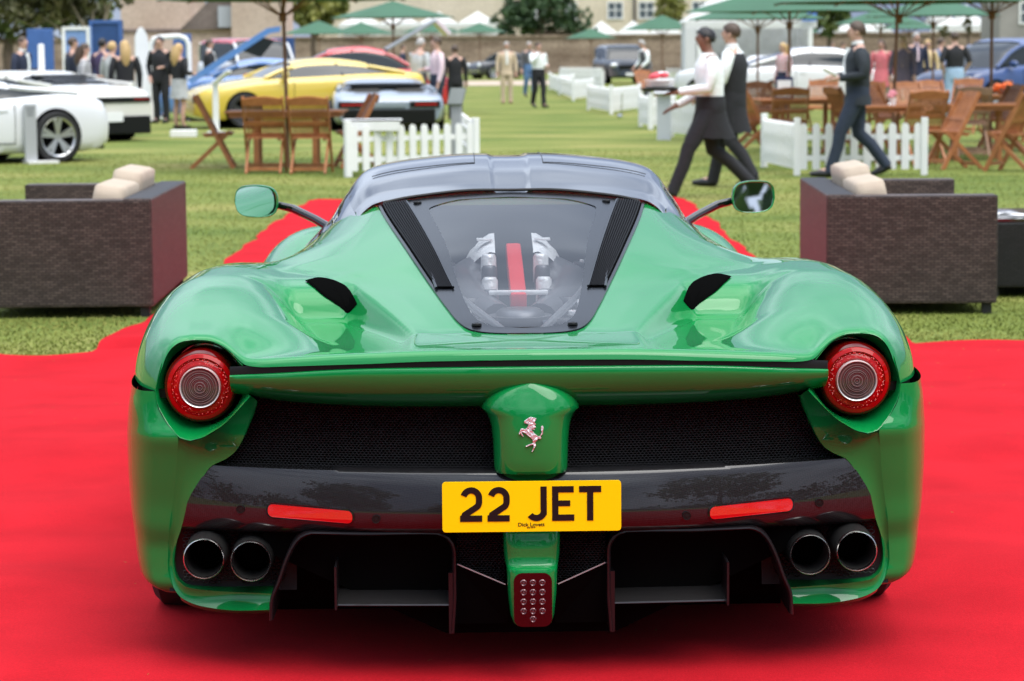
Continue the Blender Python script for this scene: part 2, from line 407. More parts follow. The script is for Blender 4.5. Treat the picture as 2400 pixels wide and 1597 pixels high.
marquee(1375, 1600, 58, 90, 180, 'white marquee behind the wall to the right of the dark leafy tree', 3)
marquee(1940, 2090, 48, 84, 175, 'white marquee over the wall behind the man in the dark jacket', 2)
marquee(2185, 2375, 20, 80, 178, 'tall white marquee at the right, beside the grey building', 3)
Y = 90
px = Y / FPX
t = thing('display_tent', 'open white display tent with pale grey lining behind the waiters', 'tent', (AT(1770, 120, Y).x, Y, 0))
x0, x1 = (1615 - 1770) * px, (1905 - 1770) * px
ze0, ze1 = AT(1770, 67, Y).z, AT(1770, 49, Y).z
MB().add([(x0 - .1, 0, ze1), (x1 + .1, 0, ze1), (x1 + .1, 4, ze1), (x0 - .1, 4, ze1), ((x0 + x1) / 2, 2, ze1 + 1.7)], [(0, 1, 4), (1, 2, 4), (2, 3, 4), (3, 0, 4)]).obj('roof', TENT, t, smooth=False)
MB().box(((x0 + x1) / 2, -.02, (ze0 + ze1) / 2), (x1 - x0 + .24, .04, ze1 - ze0)).obj('valance', TENT, t, smooth=False)
MB().box(((x0 + x1) / 2, 3.9, ze1 / 2), (x1 - x0, .05, ze1)).obj('back_wall', TGREY, t, smooth=False)
for x in (x0 + .05, x1 - .05): MB().box((x, 2.0, ze1 / 2), (.05, 3.6, ze1)).obj('side_wall', TGREY, t, smooth=False)
for x in (x0 + .36, x1 - .1): MB().box((x, -.06, ze0 / 2), (.14, .12, ze0)).obj('pole', WHITEP, t, smooth=False)
MB().box((x0 + .05, -.1, ze0 / 2), (.36, .06, ze0)).obj('side_curtain', mat('curtain_grey', (.62, .62, .63), rough=.7), t, smooth=False)
t = MB().box((AT(1895, 36, Y).x, Y - .2, AT(1895, 38, Y).z), (.5, .05, .36)).obj('tent_sign', mat('sign_blue', (.10, .22, .60), rough=.4), smooth=False)
tag(t, 'small blue sign board over the right corner of the display tent', 'sign')

# blue boards and cabins at the left
BLUE = mat('board_blue', (.055, .13, .36), rough=.5, var=.08); BLUEL = mat('board_pale_blue', (.20, .32, .60), rough=.5, var=.06); BLUED = mat('board_dark_blue', (.025, .07, .20), rough=.5, var=.08)
def board(u0, u1, v0, v1, Y, m_, label, framem=None):
    a, c = AT(u0, v0, Y), AT(u1, v1, Y); wd = c.x - a.x; zt = a.z
    t = thing('blue_board', label, 'board', ((a.x + c.x) / 2, Y, 0), 0, 'blue boards under the tree')
    MB().box((0, .15, zt / 2), (wd, .3, zt)).obj('panel', m_, t, smooth=False, bevel=.02)
    if framem:
        f = MB()
        f.box((-wd / 2 + .04, -.02, zt / 2), (.08, .04, zt)).box((wd / 2 - .04, -.02, zt / 2), (.08, .04, zt)).box((0, -.02, zt - .04), (wd - .16, .04, .08))
        f.obj('frame', framem, t, smooth=False)
    MB().box((0, .15, .04), (wd + .2, .6, .08)).obj('foot', framem or BLUED, t, smooth=False)
board(62, 123, 68, 150, 66, BLUE, 'plain mid blue display board at the far left under the tree')
board(145, 212, 63, 145, 64, BLUEL, 'pale blue display board with a lighter rim behind the group of people', WHITEP)
board(209, 287, 48, 130, 68, BLUED, 'tall dark blue display board behind the forked pale trunk', BLUE)
board(636, 690, 88, 160, 80, BLUED, 'dark blue display board behind the parasol pole and red vehicle')
board(405, 447, 80, 160, 76, BLUE, 'narrow blue display board behind the white totem')

# trees: tapered trunk, limbs, crown of loose leaf clumps
BARK = mat('bark', (.12, .085, .06), rough=.9, bump=.8, bscale=14, var=.3, vscale=6); BARKP = mat('pale_bark', (.36, .29, .22), rough=.9, bump=.6, bscale=12, var=.2, vscale=5)
def leafm(name, a, b): return mat(name, a, rough=.6, col2=b, vscale=1.3, detail=3)
LEAFD = leafm('leaf_dark', (.022, .055, .018), (.06, .115, .035)); LEAFY = leafm('leaf_yellow', (.10, .12, .022), (.26, .25, .05)); LEAFM = leafm('leaf_mid', (.05, .085, .02), (.14, .17, .04)); LEAFO = leafm('leaf_olive', (.06, .065, .025), (.15, .14, .05))
def tree(loc, label, lobes, leafmat, n, size, trunk_h, trunk_r, limbs=(), barkm=None, cat='tree', seed=1, name='leafy_tree'):
    t = thing(name, label, cat, loc); rg = np.random.RandomState(seed)
    tk = MB(); tk.tube([(0, 0, -.1), (.03, .02, trunk_h * .3), (-.04, 0, trunk_h * .7), (.02, .03, trunk_h)], [trunk_r * 1.25, trunk_r, trunk_r * .8, trunk_r * .6], 10)
    for l in limbs: tk.tube(l, [trunk_r * .6, trunk_r * .42, trunk_r * .2], 8)
    for (c, r) in lobes:
        tk.tube([(0, 0, trunk_h * .85), tuple(.5 * np.array(c) + np.array([0, 0, trunk_h * .42])), tuple(c)], [trunk_r * .5, trunk_r * .3, trunk_r * .08], 6)
    tk.obj('trunk', barkm or BARK, t)
    vs = []; fs = []; tot = sum(r[0] * r[1] * r[2] for _, r in lobes)
    for c, r in lobes:
        m_ = int(n * r[0] * r[1] * r[2] / tot)
        ncl = max(8, m_ // 22)
        dirs = rg.normal(size=(ncl, 3)); dirs /= np.linalg.norm(dirs, axis=1)[:, None]
        cen = np.array(c) + dirs * np.array(r) * (rg.rand(ncl, 1) ** .38)
        for k in range(m_):
            cc_ = cen[rg.randint(ncl)]
            p = cc_ + rg.normal(size=3) * min(r) * .13
            a = rg.normal(size=3); a /= np.linalg.norm(a); b_ = np.cross(a, rg.normal(size=3)); b_ /= np.linalg.norm(b_)
            s_ = size * (.6 + .8 * rg.rand()); i = len(vs)
            vs += [p - a * s_, p + b_ * s_ * .5, p + a * s_, p - b_ * s_ * .5]; fs.append((i, i + 1, i + 2, i + 3))
    mb = MB(); mb.add(vs, fs); mb.obj('crown', leafmat, t, smooth=False)
    return t
def lob(u, v, Y, ru, rv, base, dy=0.0):
    p = AT(u, v, Y); k = Y / FPX
    return ((p.x - base.x, dy, p.z), (ru * k, (ru + rv) / 2 * k, rv * k))
bs = Vector((AT(1270, 90, 172).x, 172, 0))
tree(bs, 'dark green leafy tree rising over the middle of the wall', [lob(1265, 20, 172, 80, 62, bs), lob(1205, 55, 172, 48, 40, bs, -1), lob(1330, 50, 172, 58, 45, bs, .5), lob(1275, -40, 172, 70, 50, bs), lob(1375, 72, 172, 28, 18, bs)], LEAFD, 5200, .20, 3.0, .3, seed=2)
bs = Vector((AT(1575, 90, 182).x, 182, 0))
tree(bs, 'yellow green tree standing in front of the stone building', [lob(1575, 20, 182, 34, 50, bs), lob(1560, 45, 182, 26, 28, bs)], LEAFY, 1600, .2, 3.0, .2, seed=3)
bs = Vector((AT(735, 90, 150).x, 150, 0))
tree(bs, 'light green tree behind the near parasol pole', [lob(735, 30, 150, 60, 40, bs), lob(700, 10, 150, 35, 45, bs), lob(790, 15, 150, 32, 38, bs)], LEAFY, 2600, .2, 2.6, .2, seed=4)
bs = Vector((AT(236, 105, 72).x, 72, 0)); k = 72 / FPX
tree(bs, 'big overhanging tree with forked pale trunk at the left', [lob(60, 10, 72, 110, 42, bs), lob(170, 15, 72, 80, 38, bs, 1), lob(250, -10, 72, 70, 35, bs), lob(20, 40, 72, 55, 30, bs, 1), lob(140, -45, 72, 150, 45, bs), lob(190, 42, 72, 40, 14, bs)], LEAFO, 6500, .10, 1.55, .13,
     limbs=[((0, 0, 1.5), (-.22, 0, 2.1), (-.2, .1, 2.75)), ((-.05, 0, 1.9), (.18, 0, 2.5), (.34, 0, 2.95))], barkm=BARKP, seed=5)
bs = Vector((AT(20, 90, 95).x, 95, 0))
tree(bs, 'dense dark tree at the far left edge behind the overhanging branches', [lob(20, 20, 95, 80, 60, bs), lob(120, 35, 95, 70, 40, bs), lob(-60, 60, 95, 60, 55, bs), lob(215, 20, 95, 60, 40, bs)], LEAFM, 3800, .14, 2.2, .25, seed=6)
bs = Vector((AT(1945, 90, 160).x, 160, 0))
tree(bs, 'small grey green tree between the display tent and the white marquee', [lob(1935, 50, 160, 38, 34, bs), lob(1965, 20, 160, 30, 36, bs)], LEAFM, 1500, .2, 2.6, .18, seed=8)
bs = Vector((AT(2270, 90, 158).x, 158, 0))
tree(bs, 'thin brownish young tree in front of the tall white marquee', [lob(2270, 55, 158, 12, 22, bs), lob(2215, 72, 158, 14, 12, bs)], LEAFO, 420, .14, 2.4, .08, seed=9)

# stray grass clippings trodden on to the carpet
mb = MB(); rg = np.random.RandomState(12)
for k in range(420):
    if k % 3: x, y = (rg.rand() * 2 - 1) * 4.2, 12.3 - 3.2 * rg.rand() ** 2
    else: x, y = (rg.rand() * 2 - 1) * 3.0, 5.8 + 6 * rg.rand()
    a = rg.rand() * 6.28; l = .006 + .012 * rg.rand(); z = fold(x, y) + .003
    mb.add([(x, y, z), (x + l * math.cos(a), y + l * math.sin(a), z + .003), (x + l * .5 * math.cos(a + .4), y + l * .5 * math.sin(a + .4), z + .001)], [(0, 1, 2)])
o = mb.obj('grass_litter', GBL, smooth=False); o['kind'] = 'stuff'; o['label'] = 'stray grass clippings on the red carpet'; o['category'] = 'litter'
# ================================================================== the green sports car
PAINT = mat('green_paint', (0.001, 0.20, 0.042), rough=0.45, coat=0.85, spec=0.05)
PAINT.node_tree.nodes['Principled BSDF'].inputs['Coat IOR'].default_value = 1.5
BLACKP = mat('black_gloss', (0.005, 0.005, 0.006), rough=0.12, coat=0.7, spec=0.2)
BLACKM = mat('black_satin', (0.006, 0.006, 0.006), rough=0.4, spec=0.25)
RUBBER = mat('rubber', (0.016, 0.016, 0.017), rough=0.75, bump=0.1)
MESHM = mat('black_mesh', (0.022, 0.022, 0.024), rough=0.3, spec=0.6)
VOID = mat('dark_void', (0.003, 0.003, 0.003), rough=0.9, spec=0.0)  # flat black that stands in for unlit depth in openings and behind parts
CHROME = mat('chrome', (0.8, 0.8, 0.8), rough=0.08, metal=1.0)
ALLOY = mat('alloy', (0.35, 0.36, 0.37), rough=0.3, metal=1.0)
STEEL = mat('exhaust_steel', (0.035, 0.034, 0.033), rough=0.42, metal=0.5)
STEELRIM = mat('exhaust_rim', (0.62, 0.6, 0.58), rough=0.22, metal=1.0)
REDLENS = mat('red_lens', (0.33, 0.0015, 0.0025), rough=0.2, coat=0.45, spec=.05)
REDDEEP = mat('red_lens_deep', (0.08, 0.0005, 0.001), rough=0.15, coat=0.6, spec=.05)
REDLED = mat('red_led', (0.75, 0.03, 0.02), rough=0.15, coat=1.0)
CLEARL = mat('clear_lens', (0.10, 0.06, 0.06), rough=0.15, metal=0.25, coat=0.8)
YELLOW = mat('plate_yellow', (0.90, 0.64, 0.0), rough=0.5, coat=0.2, spec=0.1)
PBLACK = mat('plate_black', (0.008, 0.006, 0.007), rough=0.4, spec=0.25)
def carbon(name, base, scale):
    m = bpy.data.materials.new(name); m.use_nodes = True; t = m.node_tree; p = t.nodes['Principled BSDF']
    c = t.nodes.new('ShaderNodeTexCoord'); mp = t.nodes.new('ShaderNodeMapping'); mp.inputs['Rotation'].default_value = (0, R(45), 0)
    k = t.nodes.new('ShaderNodeTexChecker'); k.inputs['Scale'].default_value = scale
    k.inputs['Color1'].default_value = (*[q * 0.35 for q in base], 1); k.inputs['Color2'].default_value = (*[q * 2.0 for q in base], 1)
    t.links.new(c.outputs['Object'], mp.inputs['Vector']); t.links.new(mp.outputs['Vector'], k.inputs['Vector'])
    t.links.new(k.outputs['Color'], p.inputs['Base Color'])
    p.inputs['Roughness'].default_value = 0.4; p.inputs['Coat Weight'].default_value = 1; p.inputs['Coat Roughness'].default_value = 0.015; p.inputs['Coat IOR'].default_value = 1.45; p.inputs['Specular IOR Level'].default_value = .15
    return m
CARBON = carbon('carbon_fibre', (0.009, 0.009, 0.010), 430)
def window_glass(name, tint, refl=1.0):
    m = bpy.data.materials.new(name); m.use_nodes = True; t = m.node_tree; t.nodes.remove(t.nodes['Principled BSDF'])
    o = t.nodes['Material Output']; mix = t.nodes.new('ShaderNodeMixShader'); tr = t.nodes.new('ShaderNodeBsdfTransparent'); gl = t.nodes.new('ShaderNodeBsdfGlossy')
    fr = t.nodes.new('ShaderNodeFresnel'); fr.inputs['IOR'].default_value = 1.36
    tr.inputs['Color'].default_value = (*tint, 1); gl.inputs['Roughness'].default_value = 0.02; gl.inputs['Color'].default_value = (refl, refl, refl, 1)
    t.links.new(fr.outputs['Fac'], mix.inputs['Fac']); t.links.new(tr.outputs[0], mix.inputs[1]); t.links.new(gl.outputs[0], mix.inputs[2]); t.links.new(mix.outputs[0], o.inputs['Surface'])
    return m
GLASS = window_glass('window_glass', (0.80, 0.82, 0.84), 0.9)
DARKGLASS = mat('dark_glass', (0.01, 0.012, 0.014), rough=0.03, coat=1.0, spec=0.6)
MIRRORG = mat('mirror_glass', (0.9, 0.92, 0.93), rough=0.01, metal=1.0)

car = thing('sports_car', 'glossy green low sports car with black roof seen from behind on the red carpet', 'car', (0.042, 5.8, 0), R(1.16))

def mirrored(P):
    P = np.asarray(P, float); Q = P.copy(); Q[..., 0] *= -1
    return np.concatenate([Q[:, :0:-1], P], 1)
def both(mb, P):
    P = np.asarray(P, float); Q = P.copy(); Q[..., 0] *= -1
    mb.grid(P); mb.grid(Q[:, ::-1]); return mb

# ---- curves of the upper shell (x out from the middle, y forward from the tail, z up)
xc_f = cur([.45, .455, .47, .5, .55, .7, .95, 1.3, 1.95, 2.1], [.03, .066, .106, .135, .157, .189, .234, .298, .395, .41])
zc_f = cur([.45, .5, .55, .7, .95, 1.3, 1.95, 2.1], [.764, .771, .780, .803, .84, .90, .984, 1.0])
xk_f = cur([.45, .65, .8, .95, 1.1, 1.2, 1.35, 1.6, 2.0, 2.4], [.2, .26, .30, .345, .40, .445, .452, .44, .418, .42])
zk_f = cur([.45, .65, .8, .95, 1.1, 1.2, 1.35, 1.6, 2.0, 2.4], [.768, .796, .815, .832, .850, .862, .885, .925, .985, 1.03])
xo_f = cur([.45, .65, .8, .95, 1.1, 1.2, 1.3, 1.45, 1.6, 1.8, 2.0, 2.2, 2.4], [.275, .329, .372, .416, .461, .515, .59, .68, .69, .64, .60, .575, .56])
zo_f = cur([.45, .65, .8, .95, 1.1, 1.2, 1.3, 1.45, 1.6, 1.8, 2.0, 2.2, 2.4], [.770, .79, .807, .825, .838, .844, .846, .846, .85, .863, .881, .899, .91])
ko_f = cur([.45, 1.0, 1.15, 1.3, 1.5, 2.0, 2.4], [2.2, 2.2, 1.4, .5, .3, .6, 1.0])
xh_f = cur([0, .2, .42, .55, .75, .95, 1.1, 1.3, 2.4], [.46, .45, .46, .495, .533, .574, .615, .64, .66])
zf_f = cur([0, .2, .4, .6, .8, 1.0, 1.2, 1.5, 2.0, 2.4], [.752, .787, .82, .846, .864, .873, .873, .86, .805, .78])
zfl_f = cur([0, .1, .2, .35, .5, .7, .93, .975, 1.012, 1.07, 1.2, 1.4, 2.4], [.781, .766, .755, .748, .745, .744, .748, .756, .798, .830, .845, .846, .78])
xm_f = cur([.1, .17, .2, .3, .4, .5, .6, .75, .95, 1.3, 1.8, 2.4], [.80, .864, .882, .922, .944, .959, .969, .978, .984, .98, .95, .92])
lip_top = cur([0, .2, .4, .55, .65, .68, .711, .75, .786, .821, .85], [.783, .782, .775, .764, .755, .770, .786, .795, .795, .784, .765])
lip_drop = cur([0, .34, .6, .65, .70, .85], [.026, .027, .019, .014, .008, .006])
yt_f = cur([0, .34, .5, .6, .65, .68, .711, .75, .786, .82], [0, .012, .035, .058, .085, .13, .17, .195, .198, .19])
XF = .78
def seg(x, xa, za, xb, zb): return za + (zb - za) * (x - xa) / np.maximum(xb - xa, 1e-4)
def cover_z(x, y):
    xc = xc_f(y); cr = .028 * np.clip((y - .9) / 1.0, 0, 1)
    return zc_f(y) + cr * (1 - np.clip(x / xc, 0, 1) ** 2)
def deck_z(x, y):
    ye = np.maximum(y, .45); fade = np.maximum(.45 - y, 0) * .04 + np.maximum(.45 - y, 0) ** 2 * .06
    xc, zc, xk, zk, xo, zo = xc_f(ye), zc_f(ye), xk_f(ye), zk_f(ye), xo_f(ye), zo_f(ye)
    face = np.where(x < xc, zc, np.where(x < xk, seg(x, xc, zc, xk, zk), np.where(x < xo, seg(x, xk, zk, xo, zo), zo - (x - xo) * ko_f(y)))) - fade
    floor = zfl_f(y)
    t = np.clip((x - xh_f(y)) / (XF - xh_f(y)), 0, 1)
    hump = floor - .02 + (zf_f(y) - floor + .02) * (1 - (1 - t) ** 2.6)
    z = smax(floor, face, np.where(y < .45, .036, np.where(y < .75, .036 - (y - .45) / .30 * .022, .014)))
    return smax(z, hump, .03)
NX, NY, NA = 112, 230, 30
s = np.linspace(0, 1, NX); xs = XF * s
tau = np.linspace(0, 1, NY) ** 1.25
ytx = yt_f(xs)
Y = ytx[None, :] + (2.4 - ytx[None, :]) * tau[:, None]
X = np.repeat(xs[None, :], NY, 0)
Z = deck_z(X, Y)
err = lip_top(xs) - Z[0]
Z = Z + err[None, :] * np.exp(-((Y - ytx[None, :]) / .13) ** 2)
for _ in range(3):                                       # soften the creases a little
    Zp = np.concatenate([Z[:, 1:2], Z, 2 * Z[:, -1:] - Z[:, -2:-1]], 1)
    Z = .25 * Zp[:, :-2] + .5 * Zp[:, 1:-1] + .25 * Zp[:, 2:]
d = np.clip((Y - ytx[None, :]) / .03, 0, 1)
Z = Z - lip_drop(xs)[None, :] * (1 - np.sqrt(np.clip(1 - (1 - d) ** 2, 0, 1)))
inside = (X < xc_f(Y) - .004) & (Y > .462) & (Y < 2.2)
# outer half: superellipse from the crest to the flank
th = np.linspace(0, 1, NA + 1)[1:]
yt_o = np.interp(th, [0, .35, .7, 1], [.19, .178, .17, .175])
Yo = yt_o[None, :] + (2.4 - yt_o[None, :]) * tau[:, None]
zfo = Z[:, -1:]; zb = .60; zend = .672
nn = 2.5
# parametrise by angle, ending at z = zend
aend = np.arcsin(((zend - zb) / np.maximum(zfo - zb, .02)) ** (nn / 2))
ang = math.pi / 2 + (aend - math.pi / 2) * th[None, :]
Xo = XF + (xm_f(Yo) - XF) * np.cos(ang) ** (2 / nn)
Zo = zb + (zfo - zb) * np.sin(ang) ** (2 / nn)
P = np.stack([np.concatenate([X, Xo], 1), np.concatenate([Y, Yo], 1), np.concatenate([Z, Zo], 1)], 2)
BODY_H = lambda x, y: deck_z(np.abs(np.asarray(x, float)), np.asarray(y, float))
ins = np.concatenate([inside, np.zeros_like(Xo, bool)], 1)
Pf = mirrored(P); insf = np.concatenate([ins[:, :0:-1], ins], 1)
r_, c_ = Pf.shape[:2]
mb = MB(); mb.v = [tuple(q) for q in Pf.reshape(-1, 3)]
for i in range(r_ - 1):
    for j in range(c_ - 1):
        if insf[i, j] and insf[i + 1, j] and insf[i, j + 1] and insf[i + 1, j + 1]: continue
        mb.f.append((i * c_ + j, i * c_ + j + 1, (i + 1) * c_ + j + 1, (i + 1) * c_ + j))
# lip underside turned in
lipu = Pf[0]; lipv = lipu + np.array([0, .03, -.003])
mb.grid(np.stack([lipu, lipv], 0))
body = mb.obj('body', PAINT, car, angle=50)

# ---- rear bumper: flanks, inner faces round the lamps
CUP = [(.640, .10, .668), (.676, .08, .630), (.706, .08, .602), (.751, .10, .573), (.785, .12, .562), (.812, .135, .568), (.841, .155, .601), (.862, .168, .637), (.868, .172, .672)]
CRE = [(.812, .135, .568), (.817, .15, .526), (.825, .17, .462), (.836, .19, .397), (.845, .20, .346), (.851, .22, .289), (.853, .22, .246), (.846, .215, .215), (.82, .20, .178), (.77, .17, .164), (.70, .14, .160), (.603, .11, .166)]
INN = [(.628, .13, .652), (.638, .14, .622), (.652, .14, .59), (.668, .14, .555), (.685, .15, .53), (.705, .15, .515), (.738, .15, .499), (.764, .155, .465), (.796, .17, .411), (.815, .19, .349), (.832, .21, .30), (.838, .22, .257), (.832, .21, .228), (.805, .19, .205), (.70, .16, .199), (.603, .13, .200)]
xo_out = cur([.14, .157, .184, .221, .312, .387, .47, .54, .60, .665], [.900, .922, .940, .951, .963, .970, .973, .972, .966, .953])
sheets = []
# outer flank: start curve = cup rim (outer part) then the crease
start = spline([CUP[8], CUP[7], CUP[6], CUP[5]] + CRE[1:8], 46)
start[:, 2] = np.maximum.accumulate(start[::-1, 2])[::-1]
rows = []
for x0, y0, z0 in start:
    xe = float(xo_out(z0)); ye = .6
    t = np.linspace(0, 1, 26); n = 2.3
    rows.append(np.stack([x0 + (xe - x0) * (1 - (1 - t) ** n) ** (1 / n), y0 + (ye - y0) * t ** 1.15, np.full_like(t, z0) + .004 * np.sin(t * 3.14)], 1))
rows = np.array(rows)
last = rows[-1]
for k, (dz, sc) in enumerate(((-.012, .975), (-.024, .93), (-.033, .86), (-.037, .76))):   # roll under at the bottom
    q = last.copy(); q[:, 0] = last[:, 0] * sc + (1 - sc) * .7; q[:, 1] = last[:, 1] + .01 * k; q[:, 2] = last[:, 2] + dz
    rows = np.concatenate([rows, q[None]], 0)
sheets.append(rows)
# inner, rear-facing face
outer = spline(CUP[:5] + CRE, 70); inner = spline(INN, 70)
F = []
for k in (0, .06, .15, .35, .65, .9, 1.0):
    q = outer * (1 - k) + inner * k
    q[:, 1] += .006 * math.sin(k * math.pi)
    F.append(q)
F.append(inner + np.array([-.002, .012, 0])); F.append(inner + np.array([.004, .14, 0]))
sheets.append(np.array(F))
low = np.array([q for q in outer if q[2] < .185]); und = low + np.array([0, .02, -.012]); un2 = low + np.array([.0, .12, -.016])
sheets.append(np.array([low, und, un2]))
# bowl round the lamp (cup below, arch above)
rim = [(x, y, z) for x, y, z in CUP]
arch_x = np.linspace(.846, .655, 14)
arch = [(.868, .172, .672)] + [(.862, .172, .70), (.853, .175, .735)] + [(a, float(yt_f(a)) + .004, float(lip_top(a) - lip_drop(a)) - .002) for a in arch_x]
rim = rim + arch[1:]
rim = np.array(rim + [(.668, .17, .735), (.672, .20, .70), (.668, .19, .68)])
rim = resample(np.concatenate([rim, rim[:1]], 0), 65)[:-1]
cc = np.array([.761, .19, .684]); bowl = [rim]
dirs = rim - cc; dirs[:, 1] = 0; dirs /= np.linalg.norm(dirs, axis=1)[:, None]
seat = cc + dirs * .092
for k, fy in ((.04, -.03), (.10, -.02), (.35, .22), (.65, .50), (.88, .80), (1.0, 1.0)):
    q = rim * (1 - k) + seat * k; q[:, 1] = rim[:, 1] * (1 - fy) + .235 * fy; bowl.append(q)
bowl.append(seat + np.array([0, .12, 0]))
B = np.array(bowl)
for sx in (-1, 1):
    mb = MB()
    for P_, cl in [(q, False) for q in sheets] + [(B, True)]:
        P_ = np.array(P_, float); P_[..., 0] *= sx; mb.grid(P_, closed=cl)
    bumper = mb.obj('rear_bumper', PAINT, car, angle=42)
# black wedge seam between upper shell and bumper
for sx in (-1, 1):
    mb = MB()
    t = np.linspace(0, 1, 20); n = 2.4
    xs_ = .862 + (.966 - .862) * (1 - (1 - t) ** n) ** (1 / n); ys_ = .176 + .43 * t ** 1.1
    top = np.stack([sx * (xs_ - .035), ys_, np.full(20, .676)], 1); bot = np.stack([sx * (xs_ - .035), ys_, np.full(20, .655)], 1)
    mb.grid(np.array([top, bot]))
    mb.obj('flank_seam', BLACKM, car)

# ---- green bar below the black strip, between the lamps
xb = np.linspace(0, .688, 50)
zlb = lip_top(xb) - lip_drop(xb); zlb = np.where(xb > .62, .7345 + (zlb * 0), zlb); zlb = cur([0, .336, .6, .688], [.757, .755, .7395, .731])(xb)
ybar = cur([0, .34, .5, .6, .688], [0, .012, .035, .058, .10])(xb)
zbot = cur([0, .3, .5, .62, .688], [.634, .636, .642, .652, .660])(xb)
rows = []
for k, dy in ((0, .012), (.015, .003), (.05, .0), (.2, .0015), (.4, .009), (.6, .024), (.78, .046), (.92, .075), (1.0, .11), (1.0, .16)):
    zt = zlb - .015
    rows.append(np.stack([xb, ybar + dy, zt + (zbot - zt) * k], 1))
MB().grid(mirrored(np.array(rows))).obj('tail_panel', PAINT, car, angle=60)
rows = [np.stack([xb, ybar + .012, zlb + .004], 1), np.stack([xb, ybar + .009, zlb - .004], 1), np.stack([xb, ybar + .009, zlb - .020], 1)]
MB().grid(mirrored(np.array(rows))).obj('black_strip', BLACKM, car)

# ---- round tail lamps
def tail_lamp(sx):
    L_ = MB(); c = (sx * .761, .018, .683)
    lens = MB().lathe([(.0855, .30), (.0855, .165), (.083, .150), (.078, .143)], 48, 'y', c).obj('tail_lamp', REDDEEP, car)
    lens['label'] = 'round red tail lamp with clear middle'
    MB().lathe([(.0785, .146), (.076, .1405), (.068, .136), (.066, .142)], 48, 'y', c).obj('lens_ring', REDLENS, lens)
    MB().lathe([(.066, .144), (.062, .139), (.052, .136), (.048, .139)], 48, 'y', c).obj('lens_ring', REDLENS, lens)
    q = MB()
    rl = random.Random(4)
    for k in range(120):
        a = 2 * math.pi * (k * .38197); rr_ = .0530 + .0125 * rl.random() ; sz = .0010 + .0013 * rl.random()
        q.ball((c[0] + rr_ * math.cos(a), .1565, c[2] + rr_ * math.sin(a)), (sz, .0025, sz), 6, 4)
    o = q.obj('led_cluster', REDLED, lens); o['kind'] = 'stuff'
    MB().lathe([(.048, .142), (.0475, .127), (.0462, .1235), (.0448, .1245), (.0425, .134)], 48, 'y', c, False).obj('chrome_ring', mat('lamp_ring', (.72, .70, .69), rough=.35, metal=.5), lens)
    pr = []
    for k in range(11):
        r0 = .0425 * (1 - k / 11); dm = .129 - .006 * (1 - (r0 / .0425) ** 2); pr += [(r0, dm + .0016), (r0 - .0010, dm - .0002), (max(r0 - .0032, 0), dm)]
    pr.append((0, .1235))
    MB().lathe(pr, 40, 'y', c).obj('clear_lens', CLEARL, lens, angle=20)
    q = MB()
    for r0, wd_ in ((.0385, .0012), (.033, .0008), (.0245, .0010), (.0205, .0008), (.0125, .0012), (.006, .001)):
        y_ = .129 - .006 * (1 - (r0 / .0425) ** 2) - .001
        q.lathe([(r0 + wd_, y_ + .001), (r0 + wd_ * .5, y_ - .0006), (r0 - wd_ * .5, y_ - .0006), (r0 - wd_, y_ + .001)], 32, 'y', c, False)
    q.obj('lens_ridges', mat('lens_ridge', (.20, .15, .15), rough=.25, metal=.3), lens)
for sx in (-1, 1): tail_lamp(sx)

# ---- honeycomb grilles
def honeycomb(poly_top, poly_bot, x0, x1, yfun, pitch=.0088, wire=.0011, tilt=0.0):
    mb = MB(); h = pitch * .80; nx = int((x1 - x0) / pitch) + 2
    done = set()
    zmax = max(float(poly_top(x)) for x in np.linspace(x0, x1, 30)); zmin = min(float(poly_bot(x)) for x in np.linspace(x0, x1, 30))
    nz_ = int((zmax - zmin) / (h * .75)) + 2
    for r in range(nz_):
        for c in range(nx):
            cx = x0 + (c + .5 * (r % 2)) * pitch; cz = zmin + r * h * .75
            if not (x0 <= cx <= x1 and poly_bot(cx) <= cz <= poly_top(cx)): continue
            pts = [(cx, cz + h / 2), (cx + pitch / 2, cz + h / 4), (cx + pitch / 2, cz - h / 4), (cx, cz - h / 2), (cx - pitch / 2, cz - h / 4), (cx - pitch / 2, cz + h / 4)]
            for k in range(6):
                a, b = pts[k], pts[(k + 1) % 6]
                key = tuple(sorted(((round(a[0] * 2e3), round(a[1] * 2e3)), (round(b[0] * 2e3), round(b[1] * 2e3)))))
                if key in done: continue
                done.add(key)
                dx, dz = b[0] - a[0], b[1] - a[1]; l = math.hypot(dx, dz); ex, ez = -dz / l * wire, dx / l * wire
                ya, yb = float(yfun(a[0], a[1])), float(yfun(b[0], b[1]))
                mb.add([(a[0] - ex, ya + .002, a[1] - ez), (b[0] - ex, yb + .002, b[1] - ez), (b[0], yb, b[1]), (a[0], ya, a[1]), (a[0] + ex, ya + .002, a[1] + ez), (b[0] + ex, yb + .002, b[1] + ez)], [(0, 1, 2, 3), (3, 2, 5, 4)])
    return mb
ygr = lambda x, z: .115 + .10 * min(abs(x) / .7, 1) ** 2 + (.64 - z) * -.25
gt = cur([.06, .3, .62, .66, .70, .735], [.645, .65, .655, .60, .545, .510]); gb = cur([.06, .34, .735], [.488, .488, .490])
for sx in (-1, 1):
    g = honeycomb(gt, gb, .07, .733, ygr)
    if sx < 0: g.v = [(-x, y, z) for x, y, z in g.v]
    g.obj('grille', MESHM, car, smooth=False)
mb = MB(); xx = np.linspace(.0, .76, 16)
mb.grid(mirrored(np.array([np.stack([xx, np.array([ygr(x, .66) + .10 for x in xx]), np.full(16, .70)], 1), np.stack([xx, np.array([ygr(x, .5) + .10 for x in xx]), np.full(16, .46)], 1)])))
mb.obj('grille_backing', VOID, car)

